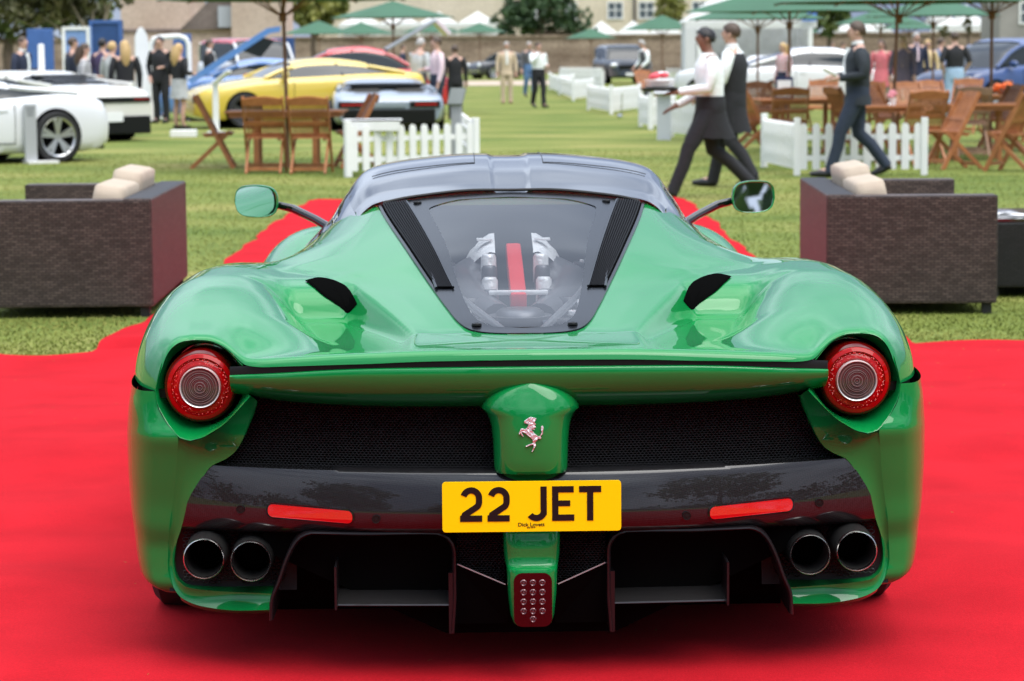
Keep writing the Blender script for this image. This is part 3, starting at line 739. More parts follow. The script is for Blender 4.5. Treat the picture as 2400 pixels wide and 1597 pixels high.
# ---- middle spine with the badge
def spine_piece(levels, nphi=15, e=2.6):
    rows = []
    for z, w_, y0, dep in levels:
        t = np.linspace(-1, 1, nphi * 2 + 1); x = w_ * np.sin(t * math.pi / 2)
        yy = y0 + dep * (1 - np.clip(1 - np.abs(np.sin(t * math.pi / 2)) ** e, 0, 1) ** (1 / e))
        rows.append(np.stack([x, yy, np.full_like(x, z)], 1))
    return np.array(rows)
zs = np.array([.704, .7037, .703, .7018, .70, .6975, .694, .689, .682, .674, .664, .652, .640]); lv = []
wa = lambda z: .112 * math.sqrt(max(0, 1 - ((z - .636) / .068) ** 2)) + .001
for z in zs:
    f_ = (.704 - z) / .064
    lv.append((z, float(wa(z)), .010 - .030 * f_ ** .7, .05 + .06 * f_))
for z, w_, y0, dp in ((.630, .104, -.021, .12), (.618, .096, -.022, .11), (.60, .090, -.023, .10), (.57, .0865, -.023, .09), (.53, .085, -.020, .085), (.505, .084, -.016, .08), (.497, .082, -.012, .07), (.494, .078, .0, .05), (.494, .07, .03, .03)):
    lv.append((z, w_, y0, dp))
mb = MB().grid(spine_piece(lv, 18, 2.6))
lv2 = [(.497, .075, .02, .03), (.48, .075, .025, .03), (.46, .075, .025, .03)]
mb.grid(spine_piece(lv2))
lv3 = [(.40, .066, .012, .06), (.366, .066, .004, .06), (.345, .066, -.004, .06), (.31, .064, -.004, .06), (.292, .062, -.003, .06), (.284, .060, -.010, .06), (.279, .058, -.022, .055), (.272, .058, -.024, .06), (.22, .056, -.022, .07), (.17, .051, -.018, .07), (.152, .045, -.014, .06), (.145, .038, -.006, .05), (.142, .030, .01, .03)]
mb.grid(spine_piece(lv3, 16, 4.5))
spine = mb.obj('spine', PAINT, car, angle=50)
HORSE = [(85,27),(95,18),(100,16),(113,20),(111,26),(108,31),(112,37),(109,41),(112,46),(106,49),(110,52),(101,52),(107,62),(117,72),(121,69),(125,60),(123,53),(123,44),(127,40),(129,47),(128,55),(127,65),(122,71),(124,77),(121,80),(117,78),(113,84),(109,88),(112,97),(108,104),(105,112),(103,116),(101,115),(105,105),(107,99),(104,95),(98,97),(89,101),(87,100),(95,94),(104,91),(104,82),(99,75),(93,69),(86,62),(80,59),(79,62),(83,70),(82,72),(78,67),(75,62),(74,66),(72,65),(74,58),(77,50),(80,48),(86,51),(92,46),(95,37),(92,36),(85,33),(84,31)]
HORSE = [((x - 100.5) * .000985 - .001, (65 - y) * .000800 + .5915) for x, y in HORSE]
mb = MB(); mb.prism(HORSE, .0035, 'xz', -.0268)
emb = mb.obj('horse_badge', mat('badge_chrome', (.66, .66, .68), rough=.25, metal=.65, bump=1.0, bscale=140, dist=.006), spine, smooth=False, bevel=.0009)
mb = MB(); mb.prism(rrect(.087, .124, .02, 6, .0005, .2115), .012, 'xz', -.027)
fog = mb.obj('fog_lamp', mat('fog_maroon', (.022, .0006, .0015), rough=.15, coat=.5, spec=.2), spine, angle=30); fog['label'] = 'dark red fog lamp with a grid of small round lights'
LEDM = mat('fog_led', (0.10, 0.03, 0.035), rough=0.12, metal=0.5, coat=1.0)
led = None
for k in range(13):
    x, z = ((k % 3 - 1) * .0212 + .0005, .251 - (k // 3) * .0218) if k < 12 else (.0005, .167)
    if led is None:
        led = MB().lathe([(.0078, .004), (.0078, -.001), (.006, -.003), (.0035, -.0015), (.002, -.0035), (0, -.004)], 14, 'y').mesh('led', LEDM)
    o = link('led', led, fog); o.location = (x, -.027, z)

# ---- yellow number plate
plate = MB().prism(rrect(.404, .115, .008, 5, -.001, .4215), .004, 'xz', -.034).obj('number_plate', YELLOW, spine, angle=30)
plate.location = (0, 0, .0065)
plate['label'] = 'yellow number plate reading 22 JET'
def stroke(pts, wd):
    pts = [Vector((p[0], p[1])) for p in pts]; l = []; r = []
    for i, p in enumerate(pts):
        if i == 0: n = pts[1] - p
        elif i == len(pts) - 1: n = p - pts[i - 1]
        else: n = (pts[i + 1] - p).normalized() + (p - pts[i - 1]).normalized()
        n = Vector((-n.y, n.x)).normalized()
        k = 1
        if 0 < i < len(pts) - 1:
            e = (p - pts[i - 1]).normalized(); k = 1 / max(.5, abs(n.dot(Vector((-e.y, e.x)))))
        l.append(p + n * wd / 2 * k); r.append(p - n * wd / 2 * k)
    return l, r
def stroke_mesh(mb, pts, wd, y0, dep):
    l, r = stroke(pts, wd); n = len(pts)
    vs = [(q.x, y0, q.y) for q in l] + [(q.x, y0, q.y) for q in r] + [(q.x, y0 + dep, q.y) for q in l] + [(q.x, y0 + dep, q.y) for q in r]
    fs = []
    for i in range(n - 1):
        fs += [(i, i + 1, n + i + 1, n + i), (i, 2 * n + i, 2 * n + i + 1, i + 1), (n + i, n + i + 1, 3 * n + i + 1, 3 * n + i)]
    mb.add(vs, fs)
def arc(cx, cy, rx, ry, a0, a1, n=9): return [(cx + rx * math.cos(R(a0 + (a1 - a0) * i / n)), cy + ry * math.sin(R(a0 + (a1 - a0) * i / n))) for i in range(n + 1)]
WD = .0142; Y0, DP = -.0352, .0014; hw = WD / 2
def glyph(ch, x):
    mb = MB(); b = .388
    if ch == '2':
        top = arc(x + .0255, b + .0535, .0178, .0183, 163, 10, 12) + [(x + .0432, b + .050)] + arc(x + .0262, b + .0455, .017, .017, -5, -40, 4)
        stroke_mesh(mb, top + [(x + .0105, b + .0155), (x + .008, b + .006)], WD, Y0, DP)
        mb.prism([(x, b), (x + .050, b), (x + .050, b + WD), (x, b + WD)], DP, 'xz', Y0 - .0001)
    elif ch == 'J':
        stroke_mesh(mb, [(x + .0429, b + .079)] + [(x + .0429, b + .02)] + arc(x + .0265, b + .0215, .0164, .0145, -6, -150, 12), WD, Y0, DP)
    elif ch == 'E':
        mb.prism([(x, b), (x + .050, b), (x + .050, b + WD), (x + WD, b + WD), (x + WD, b + .0335), (x + .041, b + .0335), (x + .041, b + .0465), (x + WD, b + .0465), (x + WD, b + .079 - WD), (x + .049, b + .079 - WD), (x + .049, b + .079), (x, b + .079)], DP, 'xz', Y0)
    elif ch == 'T':
        mb.prism([(x + .025 - hw, b), (x + .025 + hw, b), (x + .025 + hw, b + .079 - WD), (x + .050, b + .079 - WD), (x + .050, b + .079), (x, b + .079), (x, b + .079 - WD), (x + .025 - hw, b + .079 - WD)], DP, 'xz', Y0)
    return mb
for ch, x in (('2', -.163), ('2', -.101), ('J', -.017), ('E', .045), ('T', .106)):
    glyph(ch, x).obj('digit' if ch == '2' else 'letter', PBLACK, plate, smooth=False)
def text_obj(name, body_, size, loc, material, parent, rot=(math.pi / 2, 0, 0), bold=0.0, width=None):
    cu = bpy.data.curves.new(name, 'FONT'); cu.body = body_; cu.size = size; cu.align_x = 'CENTER'; cu.offset = bold; cu.extrude = .0003
    cu.materials.append(material)
    o = bpy.data.objects.new(name, cu); COL.objects.link(o)
    if parent is not None: o.parent = parent
    o.location = loc; o.rotation_euler = rot
    me = bpy.data.meshes.new_from_object(o); bpy.data.objects.remove(o)
    xs_ = [v.co.x for v in me.vertices]; k = width / (max(xs_) - min(xs_)) if width else 1
    for v in me.vertices: v.co.x *= k
    o = link(name, me, parent); o.location = loc; o.rotation_euler = rot
    return o
text_obj('dealer_name', 'Dick Lovett', .0118, (-.0025, -.0344, .3762), PBLACK, plate, bold=.00016, width=.060)
text_obj('postcode', 'SN5 8TW', .0042, (-.0025, -.0344, .3717), PBLACK, plate, bold=.00008, width=.019)

# ---- carbon bumper band with reflectors and sensors
xq = np.linspace(0, 1, 40)
zlv = [.500, .497, .49, .475, .455, .43, .41, .39, .372, .36, .352, .352]
edge = cur([.34, .349, .411, .465, .497, .505], [.823, .817, .797, .765, .742, .735])
dyl = cur([.35, .365, .38, .39, .41, .44, .47, .495, .50], [.045, .020, .004, .001, .004, .010, .0185, .030, .036])
rows = []
def yband(x): return .005 + .155 * np.clip(np.abs(x) / .80, 0, 1.05) ** 2.2
for k, z in enumerate(zlv):
    xe = float(edge(z)); x = xe * xq
    y = yband(x) + float(dyl(z)) * (1 - .45 * xq)
    if k == 0: y = y + .10
    if k == len(zlv) - 1: y = y + .15
    zz = z - .010 * xq ** 2 * (z < .40) + .003 * xq ** 2
    rows.append(np.stack([x, y, zz], 1))
band = MB().grid(mirrored(np.array(rows))).obj('carbon_bumper', CARBON, car, angle=60)
def yb(x, z):
    xe = float(edge(z)); return float(yband(np.array(x)) + float(dyl(z)) * (1 - .45 * abs(x) / xe))
REFL = mat('red_reflector', (0.55, 0.003, 0.004), rough=0.2, coat=1.0, bump=0.25, bscale=500, dist=.002)
for sx in (-1, 1):
    def bend(pts, off):
        return [(sx * x, yb(x, z) + off, z) for x, z in pts]
    for nm, ex, off, mm in (('reflector_bezel', .004, -.003, BLACKP), ('reflector', 0, -.006, REFL)):
        o_ = rrect(.196 + ex * 2, .0285 + ex * 2, .012 + ex, 6)
        pts = [(.507 + a, .3995 + a * .055 + b_) for a, b_ in o_]
        f0 = bend(pts, off); f1 = bend(pts, .012)
        n = len(pts); mb = MB(); mb.add(f0 + f1, [tuple(range(n))] + [(j, (j + 1) % n, (j + 1) % n + n, j + n) for j in range(n)])
        mb.obj(nm, mm, band, smooth=False)
    for x, z in ((.355, .391), (.670, .4035)):
        y = yb(x, z) - .004
        MB().lathe([(.0098, .004), (.0096, -.0012), (.0086, -.0012), (.0082, .0004), (.0045, .0004), (.004, -.0004), (0, -.0006)], 20, 'y', (sx * x, y, z)).obj('parking_sensor', BLACKM, band)

# ---- exhausts
for sx in (-1, 1):
    mb = MB(); xx = np.linspace(.55, .85, 10)
    mb.grid([[(sx * x, .30, .40) for x in xx], [(sx * x, .22, .365) for x in xx], [(sx * x, .24, .28) for x in xx], [(sx * x, .22, .19) for x in xx]])
    mb.obj('exhaust_recess', BLACKM, car)
for sx in (-1, 1):
    g = honeycomb(cur([.58, .84], [.365, .36]), cur([.58, .84], [.215, .215]), .58, .812, lambda x, z: .205 - .2 * (z - .28) ** 2, pitch=.013, wire=.0014)
    if sx < 0: g.v = [(-x, y, z) for x, y, z in g.v]
    g.obj('exhaust_mesh', MESHM, car, smooth=False)
    for x, z in ((.754, .2935), (.646, .2865)):
        c = (sx * x, 0, z)
        p = MB().lathe([(.047, .085), (.0475, .11), (.050, .16), (.051, .30), (.041, .30), (.0425, .11), (.043, .088)], 36, 'y', c, False).obj('exhaust_pipe', STEEL, car)
        MB().lathe([(.0425, .09), (.0432, .083), (.0455, .080), (.0476, .083), (.0478, .09)], 40, 'y', c, False).obj('pipe_rim', STEELRIM, p)
        MB().lathe([(.0, .2), (.030, .2), (.033, .16), (.034, .20)], 24, 'y', c, False).obj('inner_pipe', VOID, p)

# ---- diffuser
DIFF = mat('diffuser_black', (0.007, 0.006, 0.007), rough=0.3, spec=0.35)
tun = [(.605, .150), (.604, .191), (.585, .245), (.568, .293), (.545, .337), (.528, .352), (.508, .359), (.36, .3575), (.215, .355), (.190, .346), (.177, .330), (.172, .308), (.172, .213), (.178, .118)]
tun = spline(tun, 60)
for sx in (-1, 1):
    mb = MB(); cen = np.array([.39, .24]); rows = []
    for off, y in ((0, .20), (0, .052), (.002, .047), (.006, .046), (.0095, .049), (.011, .056), (.013, .40)):
        v = tun.copy(); dv = cen - v; dv /= np.linalg.norm(dv, axis=1)[:, None]
        v = v + dv * off
        rows.append(np.stack([sx * v[:, 0], np.full(len(v), y) + .03 * (v[:, 0] - .17), v[:, 1]], 1))
    mb.grid(np.array(rows))
    tn = mb.obj('diffuser_tunnel', DIFF, car, angle=50)
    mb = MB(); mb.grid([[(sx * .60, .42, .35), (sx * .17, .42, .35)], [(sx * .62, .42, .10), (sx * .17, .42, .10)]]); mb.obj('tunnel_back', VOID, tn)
    fl = MB(); xs_ = np.linspace(.187, .448, 16); rows = []
    for y, z in ((.40, .235), (.22, .214), (.10, .196), (.064, .1885), (.056, .1865), (.055, .183), (.062, .180), (.2, .186)):
        rows.append([(sx * x, y, z + .012 * (x - .187) - (.0 if x > .21 else -.0)) for x in xs_])
    fl.grid(rows); fl.obj('flap', mat('flap_satin', (0.03, 0.028, 0.028), rough=0.32, metal=0.3, coat=0.6), tn)
    MB().bar((sx * .449, .10, .183), (sx * .449, .10, .283), .16, .005, (1, 0, 0)).obj('strake', DIFF, tn, smooth=False)
    # bottom fin of the inner edge
    MB().prism([(.05, .118), (.3, .13), (.3, .24), (.05, .26)], .011, 'yz', sx * .1855 - .0055).obj('fin', DIFF, tn, smooth=False)
    mb = MB(); mb.bar((sx * .170, .058, .279), (sx * .060, .035, .235), .0026, .0026, (0, -1, 0)); mb.obj('chrome_edge', mat('edge_grey', (.32, .31, .31), rough=.4), car, smooth=False)
    g = honeycomb(cur([.06, .175], [.34, .35]), cur([.06, .175], [.237, .280]), .066, .170, lambda x, z: .07, pitch=.0088)
    if sx < 0: g.v = [(-x, y, z) for x, y, z in g.v]
    g.obj('lower_grille', MESHM, car, smooth=False)
    mb = MB(); mb.add([(sx * .175, .06, .279), (sx * .055, .037, .235), (sx * .055, .10, .13), (sx * .178, .10, .13)], [(0, 1, 2, 3)]); mb.obj('keel_panel', VOID, car, smooth=False)
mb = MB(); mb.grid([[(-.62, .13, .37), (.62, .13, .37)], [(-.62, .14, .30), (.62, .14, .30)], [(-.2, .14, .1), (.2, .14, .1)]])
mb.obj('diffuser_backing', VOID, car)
mb = MB(); mb.box((0, 2.4, .22), (1.5, 3.9, .2)); mb.box((0, 1.55, .38), (1.25, 2.2, .30)); mb.box((0, .6, .30), (1.24, .5, .32))
mb.obj('underbody', VOID, car, smooth=False)

# ---- wheels
def wheel(x, y, r, wd, name='wheel'):
    e = bpy.data.objects.new(name, None); COL.objects.link(e); e.parent = car; e.location = (x, y, r - .004)
    h = wd / 2
    MB().lathe([(r * .72, -h * .9), (r * .93, -h), (r * .985, -h * .88), (r, -h * .5), (r, h * .5), (r * .985, h * .88), (r * .93, h), (r * .72, h * .9)], 48, 'x', cap=False).obj('tyre', RUBBER, e)
    sx = 1 if x > 0 else -1
    q = MB().lathe([(r * .72, h * .9 * sx), (r * .68, h * .8 * sx), (r * .66, -h * .6 * sx), (r * .1, -h * .5 * sx), (0, -h * .5 * sx)], 32, 'x', cap=False)
    for k in range(5):
        a = 2 * math.pi * k / 5; q.bar((h * .72 * sx, .03 * math.cos(a), .03 * math.sin(a)), (h * .8 * sx, r * .69 * math.cos(a), r * .69 * math.sin(a)), .06, .03, (1, 0, 0))
    q.obj('rim', ALLOY, e)
for sx in (-1, 1): wheel(sx * .80, .985, .357, .32); wheel(sx * .775, 3.63, .335, .25)

# ---- doors and sills along the sides, with the side intake behind the door
for sx in (-1, 1):
    rows = []
    for y in np.linspace(1.36, 2.42, 22):
        xm = float(xm_f(y)); f_ = min(1, max(0, (y - 1.36) / .5)); dip = .10 * math.sin(math.pi * min(1, (y - 1.36) / .9)) ** 1
        rows.append([(sx * x, y, z) for x, z in ((xm - .004, .674), (xm - .012 - dip * .5, .60), (xm - .02 - dip, .50), (xm - .02 - dip, .40), (xm - .01 - dip * .4, .28), (xm - .0, .20), (xm - .03, .15), (.6, .14))])
    MB().grid(rows).obj('door', PAINT, car, angle=60)
    MB().grid([[(sx * .97, y, .16), (sx * .99, y, .13), (sx * .6, y, .12)] for y in np.linspace(1.38, 3.2, 8)]).obj('sill', BLACKM, car)
    rows = []
    for k in range(15):                                   # rear wheel housing lip
        a = math.pi * k / 14; rows.append([(sx * .975, .985 + .385 * math.cos(a), .345 + .385 * math.sin(a)), (sx * .60, .985 + .385 * math.cos(a), .345 + .385 * math.sin(a))])
    MB().grid(rows).obj('wheel_housing', VOID, car)
# ---- roof and side glass
ysec = [2.03, 2.1, 2.3, 2.6, 2.9, 3.2, 3.5, 3.8]
zt_f = cur([2.03, 2.1, 2.3, 2.6, 2.9, 3.2, 3.5, 3.8], [1.030, 1.045, 1.090, 1.116, 1.110, 1.07, .98, .86])
hwf = cur([2.03, 2.3, 2.6, 3.0, 3.4, 3.8], [.93, 1.0, 1.02, .99, .95, .9])
SEC = spline([(0, 0), (.10, .001), (.30, -.014), (.40, -.030), (.445, -.045), (.475, -.070), (.500, -.105)], 44)
def roof_rows(ys, sec):
    rows = []
    for y in ys:
        k = float(hwf(y)); z0 = float(zt_f(y)); dz = max(0.15, min(1.0, (z0 - .80) / .30))
        gro = .006 * np.clip(1 - (np.abs(sec[:, 0]) / .062) ** 8, 0, 1) * (1 if y < 3.1 else 0)
        rows.append(np.stack([sec[:, 0] * k, np.full(len(sec), y) - .04 * (sec[:, 0] / .45) ** 2 * (y < 2.1), z0 + sec[:, 1] * dz - gro], 1))
    return np.array(rows)
ROOFM = mat('roof_black', (0.012, 0.013, 0.015), rough=0.15, coat=1.0)
sec_f = np.concatenate([np.stack([np.linspace(0, .10, 24), np.interp(np.linspace(0, .10, 24), [0, .1], [0, .001])], 1), SEC[SEC[:, 0] > .104]], 0)
yy = np.concatenate([np.linspace(2.03, 3.05, 30)])
roof = MB().grid(mirrored(roof_rows(yy, sec_f))).obj('roof', ROOFM, car, angle=50)
MB().grid(mirrored(roof_rows(np.linspace(3.055, 3.85, 14), sec_f))).obj('windscreen', DARKGLASS, car)
# roof panel seams
mb = MB()
for sx in (-1, 1):
    pts = []
    for y in np.linspace(2.37, 2.9, 10): pts.append((sx * .108 * 1.0, y, float(zt_f(y)) + .0015))
    mb.tube(pts, .0016, 5)
    pts = []
    for x in np.linspace(.108, .43, 12):
        pts.append((sx * x, 2.37 - .10 * (x - .108), float(zt_f(2.37)) + float(np.interp(x, SEC[:, 0], SEC[:, 1])) + .0015))
    mb.tube(pts, .0014, 5)
mb.obj('roof_seam', BLACKM, roof)
# dark side glass from the roof edge down to the shoulder
SID = spline([(.497, -.103), (.523, -.138), (.540, -.165), (.560, -.20), (.60, -.24), (.68, -.33), (.74, -.42)], 18)
mb = MB(); both(mb, roof_rows(np.linspace(2.03, 3.75, 30), SID)); mb.obj('side_window', DARKGLASS, car)
# C pillar skirt between roof and buttress
sk = []
for y in np.linspace(1.90, 2.12, 8):
    x1 = np.linspace(.385, .60, 16)
    sk.append(np.stack([x1, np.full(16, y), np.array([max(float(deck_z(np.array(x), np.array(y))) + .001, 0) for x in x1]) + .002], 1))
# rear screen seal
mb = MB()
xx = np.linspace(-.385, .385, 40)
mb.tube([(x, 2.035 - .05 * (abs(x) / .45) ** 2, float(zt_f(2.035)) + float(np.interp(abs(x) / .93, SEC[:, 0], SEC[:, 1])) + .001) for x in xx], .005, 6)
mb.obj('screen_seal', BLACKM, roof)

# ---- engine cover: frame, glass, louvres
def cov(x, y, off=0.0): return (x, y, float(cover_z(abs(x), y)) + off)
FR = mat('frame_black', (0.006, 0.007, 0.009), rough=0.22, spec=0.2)
gx_f = cur([.50, .52, .54, .6, .7, .9, 1.4, 1.75, 1.83, 1.9, 1.95], [.04, .080, .096, .122, .138, .158, .200, .240, .246, .20, .132])
ys = np.concatenate([[.4515, .456, .462, .47, .48, .49], np.linspace(.5, 2.07, 92)])
mb = MB()
rows = []
def gl_edge(y):
    if y < .505 or y > 1.945: return 0.0
    return float(gx_f(y))
for y in ys:
    xe = float(xc_f(y)) + .002; g = gl_edge(y)
    rows.append([cov(x, y, .005) for x in np.linspace(g, xe, 9)] + [cov(xe + .001, y, -.012)])
both(mb, np.array(rows))
frame = mb.obj('window_frame', FR, car, angle=50)
rows = [[cov(x, y, .003) for x in np.linspace(0, gl_edge(y) + .004, 14)] for y in ys if .506 < y < 1.944]
MB().grid(mirrored(np.array(rows))).obj('rear_window', GLASS, car)
for sx in (-1, 1):
    for x, y in ((.118, .525), (.282, 1.93)):
        z = cov(x, y, .005)[2]
        MB().lathe([(.0125, 0), (.0125, .003), (.011, .006), (.006, .0065), (.005, .004), (0, .004)], 18, 'z', (sx * x, y, z)).obj('bolt', BLACKM, frame)
    # louvre panel
    lo_in = lambda y: np.interp(y, [.90, 1.98], [.176, .318]); lo_out = lambda y: float(xc_f(y)) - .006
    yl = np.linspace(.90, 1.975, 40)
    rows = [[(sx * a, *cov(a, y, .0065)[1:]) for a in np.linspace(float(lo_in(y)), lo_out(y), 6)] for y in yl]
    pan = MB().grid(rows).obj('louvre_panel', VOID, car)
    for k in range(10):
        q = []
        f0, f1 = (k + .15) / 10, (k + .62) / 10
        for y in yl:
            a, b = float(lo_in(y)) + .004, lo_out(y) - .002
            xa, xb_ = a + (b - a) * f0, a + (b - a) * f1
            if b - a < .012: continue
            q.append([(sx * xa, *cov(xa, y, .0065)[1:]), (sx * xa, *cov(xa, y, .013)[1:]), (sx * xb_, *cov(xb_, y, .011)[1:]), (sx * xb_, *cov(xb_, y, .0065)[1:])])
        MB().grid(q).obj('louvre_slat', mat('louvre_black', (.005, .005, .006), rough=.6, spec=.15), pan, smooth=False)
    b_ = MB()
    b_.tube([(sx * float(lo_in(y)), *cov(float(lo_in(y)), y, .009)[1:]) for y in yl] + [(sx * lo_out(.9), *cov(lo_out(.9), .895, .009)[1:])], .004, 6)
    b_.obj('louvre_border', FR, pan)

# ---- engine seen through the glass
GREY = mat('engine_grey', (0.13, 0.13, 0.14), rough=0.35, metal=0.4)
SILV = mat('heat_shield', (0.8, 0.8, 0.8), rough=0.35, metal=0.25, bump=0.6, bscale=40)
REDE = mat('engine_red', (0.65, 0.015, 0.02), rough=0.45, bump=0.3, bscale=300)
eng = MB().grid([[(-float(xc_f(max(y, .46))), y, float(zc_f(max(y, .46))) - .012), (-float(xc_f(max(y, .5))) - .03, y, z), (float(xc_f(max(y, .5))) + .03, y, z), (float(xc_f(max(y, .46))), y, float(zc_f(max(y, .46))) - .012)] for y, z in ((.44, .70), (.465, .62), (.55, .63), (.8, .66), (1.3, .70), (1.6, .72), (1.98, .74))]).obj('engine_bay', mat('bay_dark', (0.008, 0.008, 0.009), rough=0.6), car, smooth=False)
MB().box((0, 1.985, .78), (.74, .02, .42)).obj('bulkhead', MATS['bay_dark'], eng, smooth=False)
EDK = mat('engine_dark', (0.045, 0.045, 0.05), rough=0.35, metal=.3)
mb = MB(); mb.bar((0, 1.15, .775), (0, 1.80, .865), .044, .05); mb.obj('plenum_strip', REDE, eng, bevel=.008)
mb = MB(); mb.box((0, 1.18, .80), (.16, .03, .012)); mb.obj('plenum_clip', SILV, eng, bevel=.004)
for sx in (-1, 1):
    mb = MB(); mb.tube([(sx * .06, 1.1, .73), (sx * .13, 1.25, .755), (sx * .16, 1.5, .78), (sx * .12, 1.8, .80)], [.05, .062, .066, .05], 14); mb.obj('intake_runner', GREY, eng)
    rg_ = np.random.RandomState(5); xx = np.linspace(.055, .17, 9)
    mb = MB(); mb.grid([[(sx * x, yv + .02 * rg_.rand(), zv - 1.6 * (x - .055) ** 2 * 6 + .010 * rg_.rand()) for x in xx] for yv, zv in ((1.86, .905), (1.80, .898), (1.72, .884), (1.66, .868))]); mb.obj('heat_shield', SILV, eng)
    mb = MB(); mb.box((sx * .085, 1.76, .903), (.045, .05, .006)); mb.obj('shield_plate', SILV, eng, bevel=.002)
    mb = MB(); mb.lathe([(.0, .09), (.040, .09), (.050, .075), (.052, 0)], 18, 'z', (sx * .135, 1.18, .70)); mb.obj('engine_cap', EDK, eng)
    mb = MB(); mb.tube([(sx * .19, .80, .70), (sx * .15, .92, .745), (sx * .17, 1.08, .77), (sx * .21, 1.3, .78)], .010, 8); mb.obj('coolant_hose', SILV, eng)
    mb = MB(); mb.tube([(sx * .04, .62, .70), (sx * .10, .74, .72), (sx * .13, .95, .745), (sx * .09, 1.12, .74)], .008, 8); mb.obj('coolant_hose', GREY, eng)
    mb = MB(); mb.add([(sx * .05, .98, .755), (sx * .10, .60, .70), (sx * .15, .66, .705), (sx * .11, 1.0, .75)], [(0, 1, 2, 3)]); mb.obj('brace', mat('brace_grey', (.10, .11, .14), rough=.3, metal=.3), eng, smooth=False)
for sx in (-1, 1):
    for q in range(4):
        yq = 1.22 + .13 * q; zq = .775 + .022 * q
        MB().lathe([(0, .03), (.017, .03), (.022, .022), (.023, -.05)], 14, 'z', (sx * .075, yq, zq)).obj('intake_trumpet', SILV if q % 2 else GREY, eng)
        MB().box((sx * .195, yq + .03, zq - .012), (.05, .07, .03)).obj('coil_cover', EDK, eng, bevel=.006)
        MB().lathe([(0, .006), (.006, .006), (.007, 0)], 8, 'z', (sx * .195, yq + .03, zq + .004)).obj('bolt_head', SILV, eng)
    mb = MB(); mb.tube([(sx * .24, 1.55, .83), (sx * .16, 1.15, .79), (sx * .05, .72, .745)], .011, 8); mb.obj('cross_brace', mat('brace_light', (.30, .31, .33), rough=.3, metal=.5), eng)
    mb = MB(); mb.tube([(sx * .11, 1.02, .755), (sx * .16, .95, .76), (sx * .185, 1.02, .77), (sx * .16, 1.1, .775)], .014, 8); mb.obj('fuel_pipe', SILV, eng)
    MB().lathe([(0, .03), (.022, .03), (.026, .02), (.026, -.02)], 16, 'z', (sx * .115, .82, .735)).obj('filler_cap', GREY, eng)
mb = MB(); mb.lathe([(.0, .03), (.05, .03), (.062, .022), (.066, .012), (.085, .012), (.09, -.04)], 28, 'z', (0, 1.0, .745)); mb.obj('throttle_cover', GREY, eng)
mb = MB(); mb.add([(-.05, .54, .715), (.05, .54, .715), (.035, .84, .74), (-.035, .84, .74)], [(0, 1, 2, 3)]); mb.obj('carbon_cover', CARBON, eng, smooth=False)

# ---- intake mouths in the deck channels: dark sheets stand in for the shaded openings
IN = [(0.573, 1.124), (0.542, 1.155), (0.503, 1.124), (0.472, 1.079), (0.45, 1.042), (0.436, 0.984), (0.427, 0.94), (0.445, 0.964), (0.467, 0.993), (0.488, 1.003), (0.516, 1.022), (0.543, 1.054)]
def inset(mb, sx, k, off):
    cx = sum(p[0] for p in IN) / len(IN); cy = sum(p[1] for p in IN) / len(IN)
    q = spline(IN + IN[:1], 40)[:-1]
    return [(sx * (cx + (x - cx) * k), cy + (y - cy) * k, float(deck_z(np.array(cx + (x - cx) * k), np.array(cy + (y - cy) * k))) + off) for x, y in q]
for sx in (-1, 1):
    mb = MB(); mb.grid(np.array([inset(mb, sx, k, .003 if k == 1 else .008) for k in (1.0, .9, .75, .5, .25, .02)]), closed=True)
    mb.obj('intake_dark_sheet', VOID, car)

# ---- front wings, bonnet, doors
rows = []
for y in np.linspace(2.35, 4.6, 40):
    hump = math.exp(-((y - 3.62) / .52) ** 2)
    zt = .70 + .125 * hump if y < 3.9 else .45 + .375 * math.exp(-((y - 3.62) / .62) ** 2)
    xm = .90 + .02 * hump if y < 4 else .92 - .3 * ((y - 4) / .6) ** 2
    xcn = .60
    x = []; z = []
    for t in np.linspace(0, 1, 12): x.append(xcn * t); z.append(zt - (.0 if y < 3.2 else .05) * (1 - t) ** 2 - .03 * (1 - t))
    for t in np.linspace(0.08, 1, 16):
        a = math.pi / 2 * t; x.append(xcn + (xm - xcn) * math.sin(a) ** .8); z.append(.42 + (zt - .42) * math.cos(a) ** .75)
    x.append(xm); z.append(.2)
    rows.append(np.stack([x, np.full(len(x), y), z], 1))
MB().grid(mirrored(np.array(rows))).obj('front_body', PAINT, car, angle=60)

# ---- wing mirrors on long stalks
for sx in (-1, 1):
    c = Vector((sx * .842, 3.0, .950)); tilt = R(8)
    out_ = [(.078, -.004), (.074, .030), (.050, .052), (.0, .056), (-.045, .050), (-.068, .030), (-.074, -.005), (-.066, -.035), (-.040, -.052), (.0, -.055), (.045, -.050), (.070, -.032)]
    o2 = spline(out_ + out_[:1], 41)[:-1]
    rows = []
    for k, y in ((.90, -.012), (.94, -.020), (.985, -.020), (1.0, -.010), (1.0, .01), (.95, .05), (.8, .09), (.5, .12), (.05, .128)):
        rows.append([(c.x + sx * a * k, c.y + y + .02 * a / .08, c.z + b * k) for a, b in o2])
    h = MB().grid(np.array(rows), closed=True).obj('mirror', PAINT, car, angle=50)
    ins_ = [(c.x + sx * a * .93, c.y + (-.014 + .02 * a / .08 + b * .06 if sx > 0 else -.016 - .19 * a), c.z + b * .93) for a, b in o2]
    MB().add(ins_ + [(c.x, c.y - (.014 if sx > 0 else .016), c.z)], [(j, (j + 1) % 40, 40) for j in range(40)]).obj('mirror_glass', MIRRORG, h, smooth=False)
    MB().tube([(c.x - sx * .05, c.y + .04, c.z - .012), (sx * .72, 2.98, .925), (sx * .64, 2.9, .893), (sx * .57, 2.8, .86)], [.012, .014, .014, .016], 10).obj('stalk', BLACKP, h)
